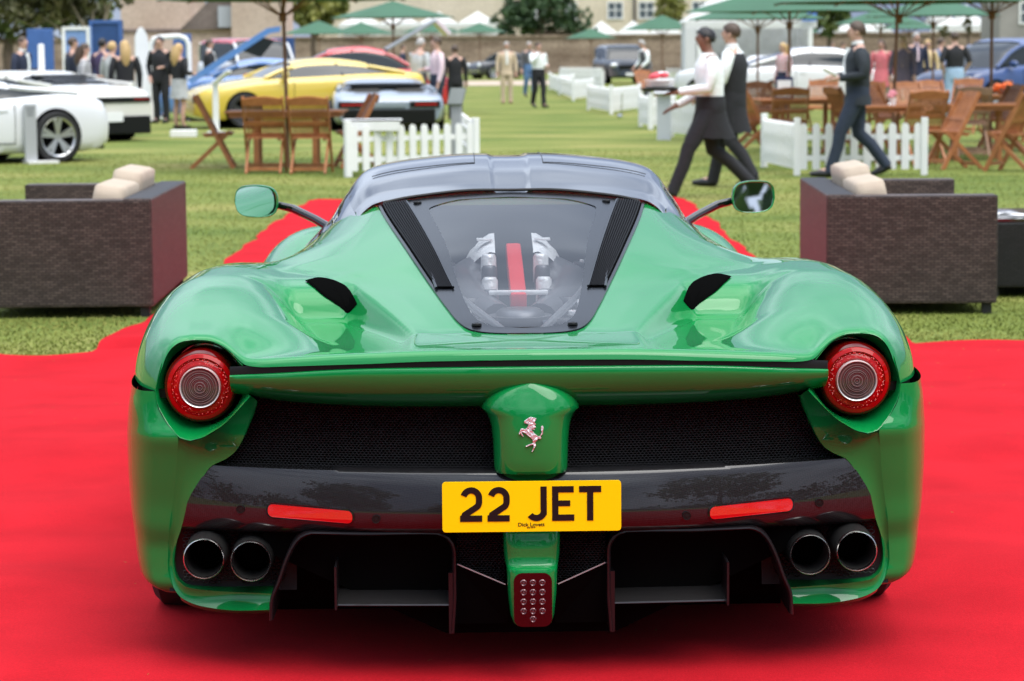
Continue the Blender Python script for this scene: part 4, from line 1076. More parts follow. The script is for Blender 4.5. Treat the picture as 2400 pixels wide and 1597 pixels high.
# ================================================================== furniture, fences, parasols
TEAK = mat('teak', (.30, .105, .035), rough=.5, col2=(.42, .16, .055), vscale=9, bump=.2, bscale=60)
TEAKP = mat('weathered_teak', (.34, .20, .13), rough=.6, col2=(.44, .27, .18), vscale=9, bump=.2, bscale=60)
def chair_proto(m_, label, loc, rz, group):
    """folding slatted chair; it faces -y, its back at +y"""
    t = thing('folding_chair', label, 'chair', loc, rz, group)
    for sx in (-1, 1):
        MB().bar((sx * .235, -.24, .0), (sx * .235, .235, .92), .028, .05, (0, 1, .3)).obj('back_leg', m_, t, smooth=False)
        MB().bar((sx * .205, .30, .0), (sx * .205, -.19, .46), .026, .045, (0, 1, .3)).obj('front_leg', m_, t, smooth=False)
        MB().bar((sx * .18, -.22, .435), (sx * .18, .12, .415), .028, .04).obj('seat_rail', m_, t, smooth=False)
    for k in range(7):
        MB().box((0, -.215 + .056 * k, .452 - .0035 * k), (.40, .046, .018)).obj('seat_slat', m_, t, smooth=False)
    q = MB(); n = 10
    q.grid([[(-.25 + .5 * i / n, .238 + .0, .90 + .035 * math.sin(math.pi * i / n)) for i in range(n + 1)], [(-.25 + .5 * i / n, .213, .83) for i in range(n + 1)]])
    q.grid([[(-.25 + .5 * i / n, .262, .89 + .035 * math.sin(math.pi * i / n)) for i in range(n + 1)], [(-.25 + .5 * i / n, .236, .82) for i in range(n + 1)]])
    q.grid([[(-.25 + .5 * i / n, .238, .90 + .035 * math.sin(math.pi * i / n)) for i in range(n + 1)], [(-.25 + .5 * i / n, .262, .89 + .035 * math.sin(math.pi * i / n)) for i in range(n + 1)]])
    q.obj('top_rail', m_, t, smooth=False)
    MB().bar((-.22, .075, .60), (.22, .075, .60), .03, .045, (0, .4, 1)).obj('back_rail', m_, t, smooth=False)
    MB().bar((-.22, .0, .455), (.22, .0, .455), .03, .05, (0, .4, 1)).obj('back_rail', m_, t, smooth=False)
    for k in range(11):
        x = -.19 + .038 * k
        MB().bar((x, .002, .47), (x, .222, .86), .023, .012, (0, 1, -.4)).obj('back_slat', m_, t, smooth=False)
    MB().bar((-.22, -.19, .09), (.22, -.19, .09), .03, .04).obj('stretcher', m_, t, smooth=False)
    MB().bar((-.2, .24, .06), (.2, .24, .06), .03, .04).obj('stretcher', m_, t, smooth=False)
    return t
def gp(u, v): q = G(u, v); return (q.x, q.y, 0)
GC = 'wooden folding chairs around the garden tables'
c0 = chair_proto(TEAK, 'wooden folding chair facing away, left one of the pair in front of the yellow coupe', (AT(622, 398, 31.5).x, 31.5, 0), math.pi, GC)
place(c0, (AT(729, 401, 31.35).x, 31.35, 0), math.pi - .05, 'wooden folding chair facing away, right one of the pair beside the white picket fence')
place(c0, gp(505, 394), math.pi * .5 + .05, 'wooden folding chair seen from the side, standing alone left of the table')
place(c0, gp(836, 392), -math.pi / 2 + .25, 'wooden folding chair half hidden behind the near white picket fence')
def table_proto(m_, label, loc, rz, group, wd=1.5, dp=.9):
    t = thing('garden_table', label, 'table', loc, rz, group)
    n = 9
    for k in range(n):
        MB().box((0, -dp / 2 + dp * (k + .5) / n, .715), (wd, dp / n - .012, .025)).obj('top_slat', m_, t, smooth=False)
    f = MB(); f.box((0, -dp / 2 + .06, .675), (wd - .12, .03, .055)).box((0, dp / 2 - .06, .675), (wd - .12, .03, .055)).box((-wd / 2 + .06, 0, .675), (.03, dp - .15, .055)).box((wd / 2 - .06, 0, .675), (.03, dp - .15, .055))
    f.obj('apron', m_, t, smooth=False)
    for sx in (-1, 1):
        for sy in (-1, 1): MB().box((sx * (wd / 2 - .38), sy * (dp / 2 - .2), .325), (.06, .06, .65)).obj('leg', m_, t, smooth=False)
    return t
GT = 'wooden garden tables'
t0 = table_proto(TEAK, 'wooden garden table behind the pair of chairs, with the parasol pole through it', (AT(672, 270, 32.9).x, 32.9, 0), 0, GT)
# right-hand seating area
place(t0, (AT(1885, 250, 38).x, 38, 0), .1, 'wooden garden table behind the man in the dark jacket, with an info card on it', GT)
place(t0, (AT(2290, 250, 33.5).x, 33.5, 0), -.1, 'wooden garden table between the weathered chairs at the right', GT, (.75, 1, 1))
place(t0, (AT(2080, 262, 33).x, 33, 0), .05, 'wooden garden table with a small white flower pot on it', GT, (.5, 1, 1))
place(c0, gp(1768, 356), math.pi * .5 + .25, 'wooden folding chair sideways, left of the slanted picket fence end')
place(c0, (AT(2165, 280, 32.3).x, 32.3, 0), math.pi + .15, 'wooden folding chair, back to us, just behind the right end of the picket fence')
place(c0, (AT(2232, 300, 31.2).x, 31.2, 0), -math.pi / 2 + .3, 'wooden folding chair sideways right of the end post of the picket fence')
place(c0, (AT(2372, 280, 30.5).x, 30.5, 0), math.pi + 1.0, 'wooden folding chair at the far right edge, nearest of the right seating')
c1 = chair_proto(TEAKP, 'pale weathered folding chair with its back to us in front of the dark blue car', (AT(2275, 270, 34.8).x, 34.8, 0), math.pi, GC)
for u, Y, rz, lab in ((1985, 36, 1.9, 'wooden folding chair beside the walking man in the dark jacket'), (2130, 40, 0.1, 'wooden folding chair farther back behind the flower pot table'), (2030, 41, -.4, 'wooden folding chair at the back between the man in the jacket and the parasol pole'),
                      (2395, 41, 1.2, 'wooden folding chair in the back row at the right edge, by the orange flowers'), (2190, 42, .3, 'wooden folding chair in the back row below the man in the black shirt'), (1790, 42, .4, 'wooden folding chair behind the second waiter, near the white car'), (2260, 44, -.5, 'wooden folding chair in the back row left of the orange flowers'), (2070, 38, .9, 'wooden folding chair close to the brown parasol pole'), (1925, 44, -.3, 'wooden folding chair in the back row, just left of the jacket man'), (1850, 35.6, math.pi, 'wooden folding chair with its back to us at the table with the info card'), (2345, 36.5, -1.3, 'wooden folding chair beside the right parasol pole'), (1515, 68, .5, 'far wooden folding chair beside the man in the grey waistcoat')):
    place(c0, (AT(u, 250, Y).x, Y, 0), rz, lab)
t = thing('flower_pot', 'small white pot with pink flowers on the garden table behind the jacket man', 'flower pot', (AT(2092, 250, 32.9).x, 32.9, .728))
MB().lathe([(.035, 0), (.05, .09), (.055, .10), (.045, .10), (.04, .09)], 14).obj('pot', WHITEP, t)
q = MB(); [q.ball((random.uniform(-.05, .05), random.uniform(-.05, .05), .13 + random.uniform(-.02, .05)), .022, 6, 4) for _ in range(12)]; q.obj('flowers', mat('pink_petals', (.75, .30, .35), rough=.6), t)
t = thing('flower_pot', 'orange flowers in a low bowl on the table at the right edge', 'flower pot', (AT(2352, 208, 40).x, 40, .728))
MB().lathe([(.08, 0), (.14, .06), (.13, .06)], 14).obj('pot', TEAK, t)
q = MB(); [q.ball((random.uniform(-.15, .15), random.uniform(-.08, .08), .10 + random.uniform(-.03, .05)), .04, 6, 4) for _ in range(20)]; q.obj('flowers', mat('orange_petals', (.80, .16, .03), rough=.6), t)
place(t0, (AT(2352, 208, 40).x, 40, 0), 0, 'wooden garden table at the right edge carrying the orange flowers', GT, (.7, 1, 1))
t = thing('info_card', 'white info card in a dark navy frame standing on the table beside the second waiter', 'sign', (AT(1838, 245, 37.7).x, 37.7, .728))
MB().box((0, .01, .16), (.26, .015, .32)).obj('frame', mat('navy_frame', (.02, .03, .09), rough=.4), t, smooth=False); MB().box((0, -.002, .15), (.20, .006, .24)).obj('card', WHITEP, t, smooth=False)

# white picket fences
def fence(A, B, label, h=.60, postA=True, postB=True, pitch=.147, group='white picket fence panels'):
    A, B = Vector((A[0], A[1], 0)), Vector((B[0], B[1], 0)); l = (B - A).length
    t = thing('picket_fence', label, 'fence', A, math.atan2(B.y - A.y, B.x - A.x), group)
    for z in (.20, .44): MB().box((l / 2, .022, z), (l - .02, .024, .06)).obj('rail', WHITEP, t, smooth=False)
    n = max(2, int(round(l / pitch))); me = None
    for k in range(n):
        x = l * (k + .5) / n
        if me is None:
            a = [(-.042, .07), (.042, .07), (.042, h - .05)] + [(.042 * math.cos(R(q)), h - .05 + .05 * math.sin(R(q))) for q in (30, 60, 90, 120, 150)] + [(-.042, h - .05)]
            me = MB().prism(a, .018, 'xz', -.009).mesh('picket', WHITEP, False)
        o = link('picket', me, t); o.location = (x, 0, 0)
    for x, f in ((0, postA), (l, postB)):
        if f: MB().box((x, .01, .33), (.075, .075, .66)).obj('post', WHITEP, t, smooth=False, bevel=.006)
    return t
f1a, f1b = G(817, 416), G(1116, 406)
fence(f1a, f1b, 'near white picket fence panel just left of the green car roof')
fence(f1b, Vector((AT(1075, 200, 37.5).x, 37.5, 0)), 'white picket fence side running back from the right end of the near left panel', postA=False)
f2a, f2b = G(1868, 412), G(2166, 411)
fence(f2a, f2b, 'near white picket fence panel at the right, behind the walking man in the jacket')
fence(G(1789, 392), f2a, 'slanted white picket fence end left of the right panel', postB=False)
fence(G(1434, 269), G(1500, 259), 'short white picket panel right of its corner post, near the small spotlight'); fence(G(1378, 258), G(1434, 269), 'short white picket panel left of its corner post, near the small spotlight', postB=False)
fence(G(1345, 237), G(1390, 231), 'short white picket panel in the middle of the zigzag row, right of its corner'); fence(G(1311, 221), G(1345, 237), 'short white picket panel in the middle of the zigzag row, left of its corner', postB=False)
fence(G(1312, 222), G(1345, 216), 'white picket panel at the back of the zigzag row'); fence(G(1288, 210), G(1312, 222), 'left end panel of the zigzag white picket row, beside the far waiter', postB=False)
fence(G(1526, 304), G(1580, 299), 'white picket panel under the grey info stand, right of its corner'); fence(G(1500, 297), G(1526, 304), 'white picket panel under the grey info stand, left of its corner', postB=False)
fence(G(1572, 321), G(1640, 327), 'white picket panel behind the legs of the walking waiter')
fence(AT(1312, 180, 105), AT(1412, 180, 100), 'far white picket fence left of the dark off-road vehicle', h=.78); fence(AT(1560, 160, 95), AT(1632, 160, 95), 'far white picket fence in front of the display tent', h=.8)
fence(AT(-15, 150, 62), AT(58, 150, 62), 'far white picket fence at the left edge below the suited man', h=.62)
fence(AT(600, 150, 86), AT(690, 150, 86), 'far white picket fence behind the raised blue door', h=.7)

# parasols
GREENC = mat('parasol_green', (.028, .105, .052), rough=.7, var=.1, vscale=1.5); POLE = mat('parasol_wood', (.24, .10, .05), rough=.5)
GREENC.node_tree.nodes['Principled BSDF'].inputs['Transmission Weight'].default_value = 0
def parasol(u, Y, v_rim, v_apex, rad, label, n=8, rot=0.0, lean=0.0, half=None, pole_px=None):
    r_ = rad; zr = AT(u, v_rim, Y).z; za = AT(u, v_apex, Y).z
    t = thing('parasol', label, 'parasol', (AT(u, 120, Y).x, Y, 0), 0, 'green garden parasols')
    vs = [(0, 0, za)]; K = 4
    for k in range(1, K + 1):
        f = k / K
        for j in range(n):
            a = 2 * math.pi * j / n + rot
            vs.append((r_ * f * math.cos(a), r_ * f * math.sin(a), za + (zr - za) * (f ** .92)))
    fs = [(0, 1 + j, 1 + (j + 1) % n) for j in range(n)]
    for k in range(K - 1):
        for j in range(n): fs.append((1 + k * n + j, 1 + (k + 1) * n + j, 1 + (k + 1) * n + (j + 1) % n, 1 + k * n + (j + 1) % n))
    MB().add(vs, fs).obj('canopy', GREENC, t, smooth=False)
    MB().tube([(-lean * 1.0, 0, 0), (0, 0, za + .06)], [.024, .022], 8).obj('pole', POLE, t)
    for j in range(n):
        a = 2 * math.pi * j / n + rot
        MB().bar((.05 * math.cos(a), .05 * math.sin(a), za - .05), (r_ * .98 * math.cos(a), r_ * .98 * math.sin(a), zr - .02), .018, .014).obj('rib', POLE, t, smooth=False)
        MB().bar((.03 * math.cos(a), .03 * math.sin(a), zr - .20), (r_ * .5 * math.cos(a), r_ * .5 * math.sin(a), (za + zr) / 2 - .02), .016, .014).obj('strut', POLE, t, smooth=False)
    MB().lathe([(.0, -.07), (.05, -.06), (.05, .05), (.0, .06)], 10, 'z', (0, 0, zr - .21)).obj('hub', POLE, t)
    return t
parasol(664, 32.9, 0, -85, 1.6, 'nearest green parasol at the left, its pole through the wooden table', rot=.2, lean=-.04)
parasol(922, 62, 42, 2, 1.5, 'green parasol in the middle with its dark ribs showing, above the open tailgate', rot=.1)
parasol(748, 106, 80, 48, 1.5, 'far green parasol left of the pair behind the red car')
parasol(848, 112, 80, 52, 1.5, 'far green parasol right of the pair behind the red car', rot=.3)
parasol(1012, 128, 76, 52, 1.5, 'far green parasol left of the dark leafy tree, beside the raised tailgate')
parasol(1124, 140, 76, 54, 1.5, 'smallest far green parasol directly left of the dark leafy tree', rot=.2)
parasol(1552, 104, 70, 35, 1.55, 'far green parasol between the dark off-road vehicle and the display tent')
parasol(1850, 41, 28, -45, 1.75, 'large green parasol over the waiters, in front of the display tent', n=4, rot=.25)
parasol(1776, 52, 46, -5, 1.45, 'green parasol behind the large one over the waiters, with a thin dark pole', rot=.2)
parasol(1866, 140, 76, 58, 1.4, 'tiny far green parasol inside the opening of the display tent')
parasol(2064, 84, 56, 18, 1.5, 'green parasol farther back to the right of the man in the jacket')
parasol(2106, 34.5, 6, -72, 1.75, 'big green parasol with a brown pole, seen from below right of the jacket man', rot=.39, lean=.08)
parasol(2187, 56, 38, -10, 1.5, 'green parasol behind the man in the black shirt', rot=.1)
parasol(2324, 36.5, 0, -76, 1.7, 'big green parasol at the right, its pole in front of the dark blue car', rot=.1)
parasol(1385, 150, 90, 66, 1.5, 'pale far green parasol right of the dark leafy tree')
parasol(2130, 110, 68, 46, 1.5, 'far green parasol under the two big ones at the right')

# wicker sofas
def wicker(name, a, b):
    m = bpy.data.materials.new(name); m.use_nodes = True; t = m.node_tree; p = t.nodes['Principled BSDF']; p.inputs['Roughness'].default_value = .5; p.inputs['Specular IOR Level'].default_value = .35
    c = t.nodes.new('ShaderNodeTexCoord'); sp = t.nodes.new('ShaderNodeSeparateXYZ'); t.links.new(c.outputs['Object'], sp.inputs[0])
    ad = t.nodes.new('ShaderNodeMath'); ad.operation = 'ADD'; t.links.new(sp.outputs['X'], ad.inputs[0]); t.links.new(sp.outputs['Y'], ad.inputs[1])
    cb = t.nodes.new('ShaderNodeCombineXYZ'); t.links.new(ad.outputs[0], cb.inputs['X']); t.links.new(sp.outputs['Z'], cb.inputs['Y'])
    br = t.nodes.new('ShaderNodeTexBrick'); br.inputs['Scale'].default_value = 1.0; br.inputs['Brick Width'].default_value = .042; br.inputs['Row Height'].default_value = .015; br.inputs['Mortar Size'].default_value = .0026; br.inputs['Mortar Smooth'].default_value = .4
    br.inputs['Color1'].default_value = (*a, 1); br.inputs['Color2'].default_value = (*b, 1); br.inputs['Mortar'].default_value = (*[q * .22 for q in a], 1)
    t.links.new(cb.outputs[0], br.inputs['Vector'])
    n = t.nodes.new('ShaderNodeTexNoise'); n.inputs['Scale'].default_value = 7; mp_ = t.nodes.new('ShaderNodeMapping'); mp_.inputs['Scale'].default_value = (1, 1, 3); t.links.new(c.outputs['Object'], mp_.inputs['Vector']); t.links.new(mp_.outputs['Vector'], n.inputs['Vector'])
    x = t.nodes.new('ShaderNodeValToRGB'); x.color_ramp.elements[0].color = (.72, .72, .72, 1); x.color_ramp.elements[1].color = (1.25, 1.22, 1.2, 1); t.links.new(n.outputs['Fac'], x.inputs['Fac'])
    mm = t.nodes.new('ShaderNodeMixRGB'); mm.blend_type = 'MULTIPLY'; mm.inputs['Fac'].default_value = 1; t.links.new(br.outputs['Color'], mm.inputs['Color1']); t.links.new(x.outputs['Color'], mm.inputs['Color2']); t.links.new(mm.outputs['Color'], p.inputs['Base Color'])
    bn = t.nodes.new('ShaderNodeBump'); bn.inputs['Strength'].default_value = .9; bn.inputs['Distance'].default_value = .004; bn.invert = True; t.links.new(br.outputs['Fac'], bn.inputs['Height']); t.links.new(bn.outputs['Normal'], p.inputs['Normal'])
    MATS[name] = m; return m
WICK = wicker('brown_wicker', (.045, .032, .027), (.100, .074, .064))
CREAM = mat('cream_cushion', (.42, .345, .265), rough=.85, var=.05, vscale=5, bump=.25, bscale=25)
def cushion(parent, name, c, d, rot=(0, 0, 0), puff=8.0):
    n = 10; vs = []
    mb = MB(); P = []
    k = 6
    bm = bmesh.new(); bmesh.ops.create_cube(bm, size=1); bmesh.ops.subdivide_edges(bm, edges=bm.edges, cuts=5, use_grid_fill=True)
    for v in bm.verts:
        x, y, z = v.co * 2
        e = puff
        l = (abs(x) ** e + abs(y) ** e + abs(z) ** e) ** (1 / e)
        v.co = Vector((x / l * d[0] / 2, y / l * d[1] / 2, z / l * d[2] / 2)) * 1.06
    me = bpy.data.meshes.new(name); bm.to_mesh(me); bm.free(); me.materials.append(CREAM); me.shade_smooth()
    o = link(name, me, parent); o.location = c; o.rotation_euler = rot; return o
def sofa(loc, rz, mir, label, L_=2.0, Dp=.86):
    """back along local x = 0, near arm at y = 0; the seat looks towards +x * mir"""
    t = thing('wicker_sofa', label, 'sofa', loc, rz, 'brown wicker sofas beside the carpet'); H = .66; th = .16; z0 = .06
    MB().box((mir * th / 2, L_ / 2, (H + z0) / 2), (th, L_ - .004, H - z0)).obj('back', WICK, t, smooth=False, bevel=.012)
    for y in (th / 2, L_ - th / 2): MB().box((mir * (Dp / 2 + .002), y, (H - .008 + z0) / 2), (Dp - .004, th, H - .008 - z0)).obj('arm', WICK, t, smooth=False, bevel=.012)
    MB().box((mir * (Dp / 2 + .03), L_ / 2, .20), (Dp - .1, L_ - 2 * th - .004, .24)).obj('base', WICK, t, smooth=False)
    for k in range(2):
        y = th + (L_ - 2 * th) * (k + .5) / 2
        cushion(t, 'seat_cushion', (mir * (th + .36), y, .39), (.62, (L_ - 2 * th) / 2 * .97, .15))
        cushion(t, 'back_cushion', (mir * (th + .12), y + (.03 if k else 0), .535 + .045 * k), (.17, (L_ - 2 * th) / 2 * .94, .36), (0, mir * -.16, .0), 11.0)
    for x in (.05, Dp - .05):
        for y in (.05, L_ - .05): MB().box((mir * x, y, .03), (.05, .05, .06)).obj('foot', mat('foot_black', (.01, .01, .01)), t, smooth=False)
    return t
sofa((-1.98, 14.25, 0), R(1.5), -1, 'brown wicker sofa with cream cushions on the grass at the left of the carpet', L_=1.95, Dp=.98)
sofa((1.72, 14.10, 0), R(-2.0), 1, 'brown wicker sofa with cream cushions on the grass at the right of the carpet', L_=1.9, Dp=.93)
t = thing('coffee_table', 'low dark wicker coffee table cut off by the right edge of the picture', 'coffee table', (3.10, 15.5, 0), .03)
BWICK = wicker('black_wicker', (.010, .010, .010), (.016, .016, .016))
MB().box((0, 0, .25), (.68, 1.0, .38)).obj('body', BWICK, t, smooth=False, bevel=.012); MB().box((0, 0, .452), (.66, .98, .016)).obj('glass_top', DARKGLASS, t, smooth=False)
for x in (-.3, .3):
    for y in (-.45, .45): MB().box((x, y, .03), (.05, .05, .06)).obj('foot', mat('foot_black', (.01, .01, .01)), t, smooth=False)
t = thing('magazine', 'open white magazine lying on the low dark table at the right edge', 'magazine', (2.90, 15.3, .461), .2)
q = MB(); q.grid([[(-.11 + .055 * i, y, .012 + .008 * math.sin(i * 1.57)) for i in range(5)] for y in (-.15, .15)]); q.box((0, 0, .005), (.21, .29, .009)); q.obj('pages', WHITEP, t, smooth=False)
MB().box((.05, .03, .024), (.09, .12, .002)).obj('printed_picture', mat('print_grey', (.15, .16, .18), rough=.4), t, smooth=False)

# stands, signs
SGREY = mat('stand_grey', (.44, .45, .47), rough=.4, metal=.2)
t = thing('info_stand', 'slim grey information pillar on a white foot in front of the white sports car', 'sign', (G(73, 384).x, G(73, 384).y, 0), .5)
MB().box((0, 0, .40), (.17, .05, .80)).obj('panel', SGREY, t, smooth=False, bevel=.01); MB().box((.14, .02, .02), (.42, .3, .035)).obj('foot', WHITEP, t, smooth=False)
for k in range(3): MB().box((.0, -.027, .74 - .045 * k), (.12 - .02 * k, .003, .018)).obj('print_line', mat('print_grey', (.15, .16, .18), rough=.4), t, smooth=False)
def totem(u, v, label, h, wd):
    p = G(u, v); t = thing('totem_sign', label, 'sign', (p.x, p.y, 0), .35)
    MB().prism([(-wd / 2, .05), (wd / 2, .05), (wd / 2, h * .8), (wd * .42, h * .9), (wd * .2, h * .97), (0, h), (-wd * .25, h * .97), (-wd / 2, h * .88)], .09, 'xz', -.045).obj('panel', WHITEP, t, smooth=False)
    MB().box((wd / 2 + .02, 0, h * .42), (.04, .10, h * .8)).obj('edge_strip', BLUEL, t, smooth=False)
    MB().box((.12, 0, .025), (.55, .4, .05)).obj('foot', WHITEP, t, smooth=False)
totem(336, 279, 'tall white curved totem sign with pale blue edge beside the man in black', 2.05, .30)
def bent_stand(u, Y, h, label):
    p = AT(u, 120, Y); t = thing('display_stand', label, 'display stand', (p.x, p.y, 0))
    MB().box((0, 0, h * .42), (.11, .04, h * .84)).obj('post', WHITEP, t, smooth=False, bevel=.01)
    MB().bar((-.02, 0, h * .80), (.26, -.05, h), .30, .03, (0, 0, 1)).obj('top_panel', WHITEP, t, smooth=False)
    MB().box((0, 0, .015), (.3, .3, .03)).obj('foot', WHITEP, t, smooth=False)
bent_stand(503, 47.5, 1.13, 'white bent display stand at the front wing of the yellow coupe')
t = thing('display_stand', 'low white plinth on the grass by the blonde woman', 'plinth', (G(431, 321).x, G(431, 321).y, 0)); MB().box((0, 0, .06), (.44, .35, .12)).obj('block', WHITEP, t, smooth=False, bevel=.01)
t = thing('info_stand', 'grey information stand behind the near left picket fence', 'sign', (AT(1070, 300, 33).x, 33, 0), -.3)
MB().box((0, 0, .42), (.13, .05, .80)).obj('post', SGREY, t, smooth=False); MB().bar((0, -.06, .78), (0, .10, .98), .20, .03).obj('panel', mat('stand_dark', (.14, .16, .15), rough=.4), t, smooth=False)
t = thing('info_stand', 'pale grey information stand with slanted top by the zigzag fences', 'sign', (AT(1556, 220, 42).x, 42, 0), -.2)
MB().box((0, 0, .40), (.22, .06, .80)).obj('post', mat('stand_pale', (.60, .62, .65), rough=.4), t, smooth=False); MB().bar((0, -.12, .74), (0, .14, .98), .30, .03).obj('panel', SGREY, t, smooth=False)
t = thing('spotlight', 'small chrome ground spotlight on a thin pole by the short picket fence', 'spotlight', (G(1456, 279).x, G(1456, 279).y, 0))
MB().tube([(0, 0, 0), (.02, 0, .55)], .012, 8).obj('pole', CHROME, t); MB().lathe([(0, .0), (.05, .0), (.06, .07), (.05, .1), (.0, .09)], 14, 'z', (-.03, 0, .0)).obj('lamp', CHROME, t)
t = thing('white_board', 'white display board laid flat over the left end of the near picket fence', 'board', (AT(873, 285, 30.6).x, 30.6, 0)); MB().box((0, 0, .655), (.68, .45, .02)).obj('top', WHITEP, t, smooth=False); MB().box((0, -.215, .60), (.66, .02, .13)).obj('front_panel', WHITEP, t, smooth=False)
for x in (-.3, .3): MB().box((x, 0, .27), (.04, .04, .75 - .2)).obj('leg', WHITEP, t, smooth=False)
t = thing('marker_post', 'short white marker post at the far left beside the suited man', 'post', (AT(97, 150, 45).x, 45, 0)); MB().lathe([(.07, 0), (.10, .5), (.10, .9), (.06, 1.0), (.055, 1.62), (0, 1.64)], 12).obj('post', WHITEP, t)
t = thing('arch_frame', 'white arched tube frame behind the man in black', 'frame', (AT(398, 120, 56).x, 56, 0))
q = MB(); wd = 44 * 56 / FPX; hh = 1.45 + 38 * 56 / FPX
q.tube([(-wd, 0, 0), (-wd, 0, hh - .15), (-wd + .06, 0, hh - .04), (-wd + .2, 0, hh), (wd - .2, 0, hh + .02), (wd - .06, 0, hh - .03), (wd, 0, hh - .15), (wd, 0, 0)], .055, 8); q.obj('tube', WHITEP, t)
# ================================================================== other cars
TYRE = RUBBER
RIMD = mat('rim_dark', (.10, .10, .11), rough=.35, metal=.9); RIMS = mat('rim_silver', (.62, .63, .64), rough=.3, metal=.9)
CGLASS = mat('car_glass', (.022, .027, .03), rough=.06, coat=0.0, spec=.45)
LAMPC = mat('headlamp', (.75, .77, .8), rough=.1, metal=.3, coat=1.0); LAMPR = mat('rear_lamp', (.45, .01, .012), rough=.15, coat=1.0)
def carpaint(name, c): return mat(name, c, rough=.35, coat=1.0)
def bg_wheel(parent, x, y, r, wd, rimm, spokes=5, caliper=None):
    e = MB().lathe([(r * .77, -wd / 2), (r * .95, -wd / 2), (r, -wd * .3), (r, wd * .3), (r * .95, wd / 2), (r * .77, wd / 2)], 30, 'y', cap=False).obj('wheel', TYRE, parent)
    e.location = (x, y, r - .003); s_ = -1 if y < 0 else 1
    q = MB().lathe([(r * .79, s_ * wd * .46), (r * .76, s_ * wd * .50), (r * .70, s_ * wd * .44), (r * .69, s_ * wd * -.1)], 30, 'y', cap=False)
    q.lathe([(.0, s_ * wd * .40), (r * .16, s_ * wd * .40), (r * .2, s_ * wd * .2)], 16, 'y', cap=False)
    for k in range(spokes):
        for da in (-.16, .16):
            a = 2 * math.pi * k / spokes + .3
            q.bar((r * .14 * math.cos(a), s_ * wd * .36, r * .14 * math.sin(a)), (r * .74 * math.cos(a + da), s_ * wd * .42, r * .74 * math.sin(a + da)), .052, .03, (0, 1, 0))
    q.obj('rim', rimm, e)
    MB().lathe([(0, s_ * wd * -.02), (r * .5, s_ * wd * -.02), (r * .5, s_ * wd * -.1)], 24, 'y').obj('brake_disc', mat('brake_disc', (.12, .12, .12), rough=.4, metal=.8), e)
    if caliper: MB().box((r * .42, s_ * wd * .06, 0), (r * .22, .05, r * .7)).obj('caliper', caliper, e, smooth=False)
    return e
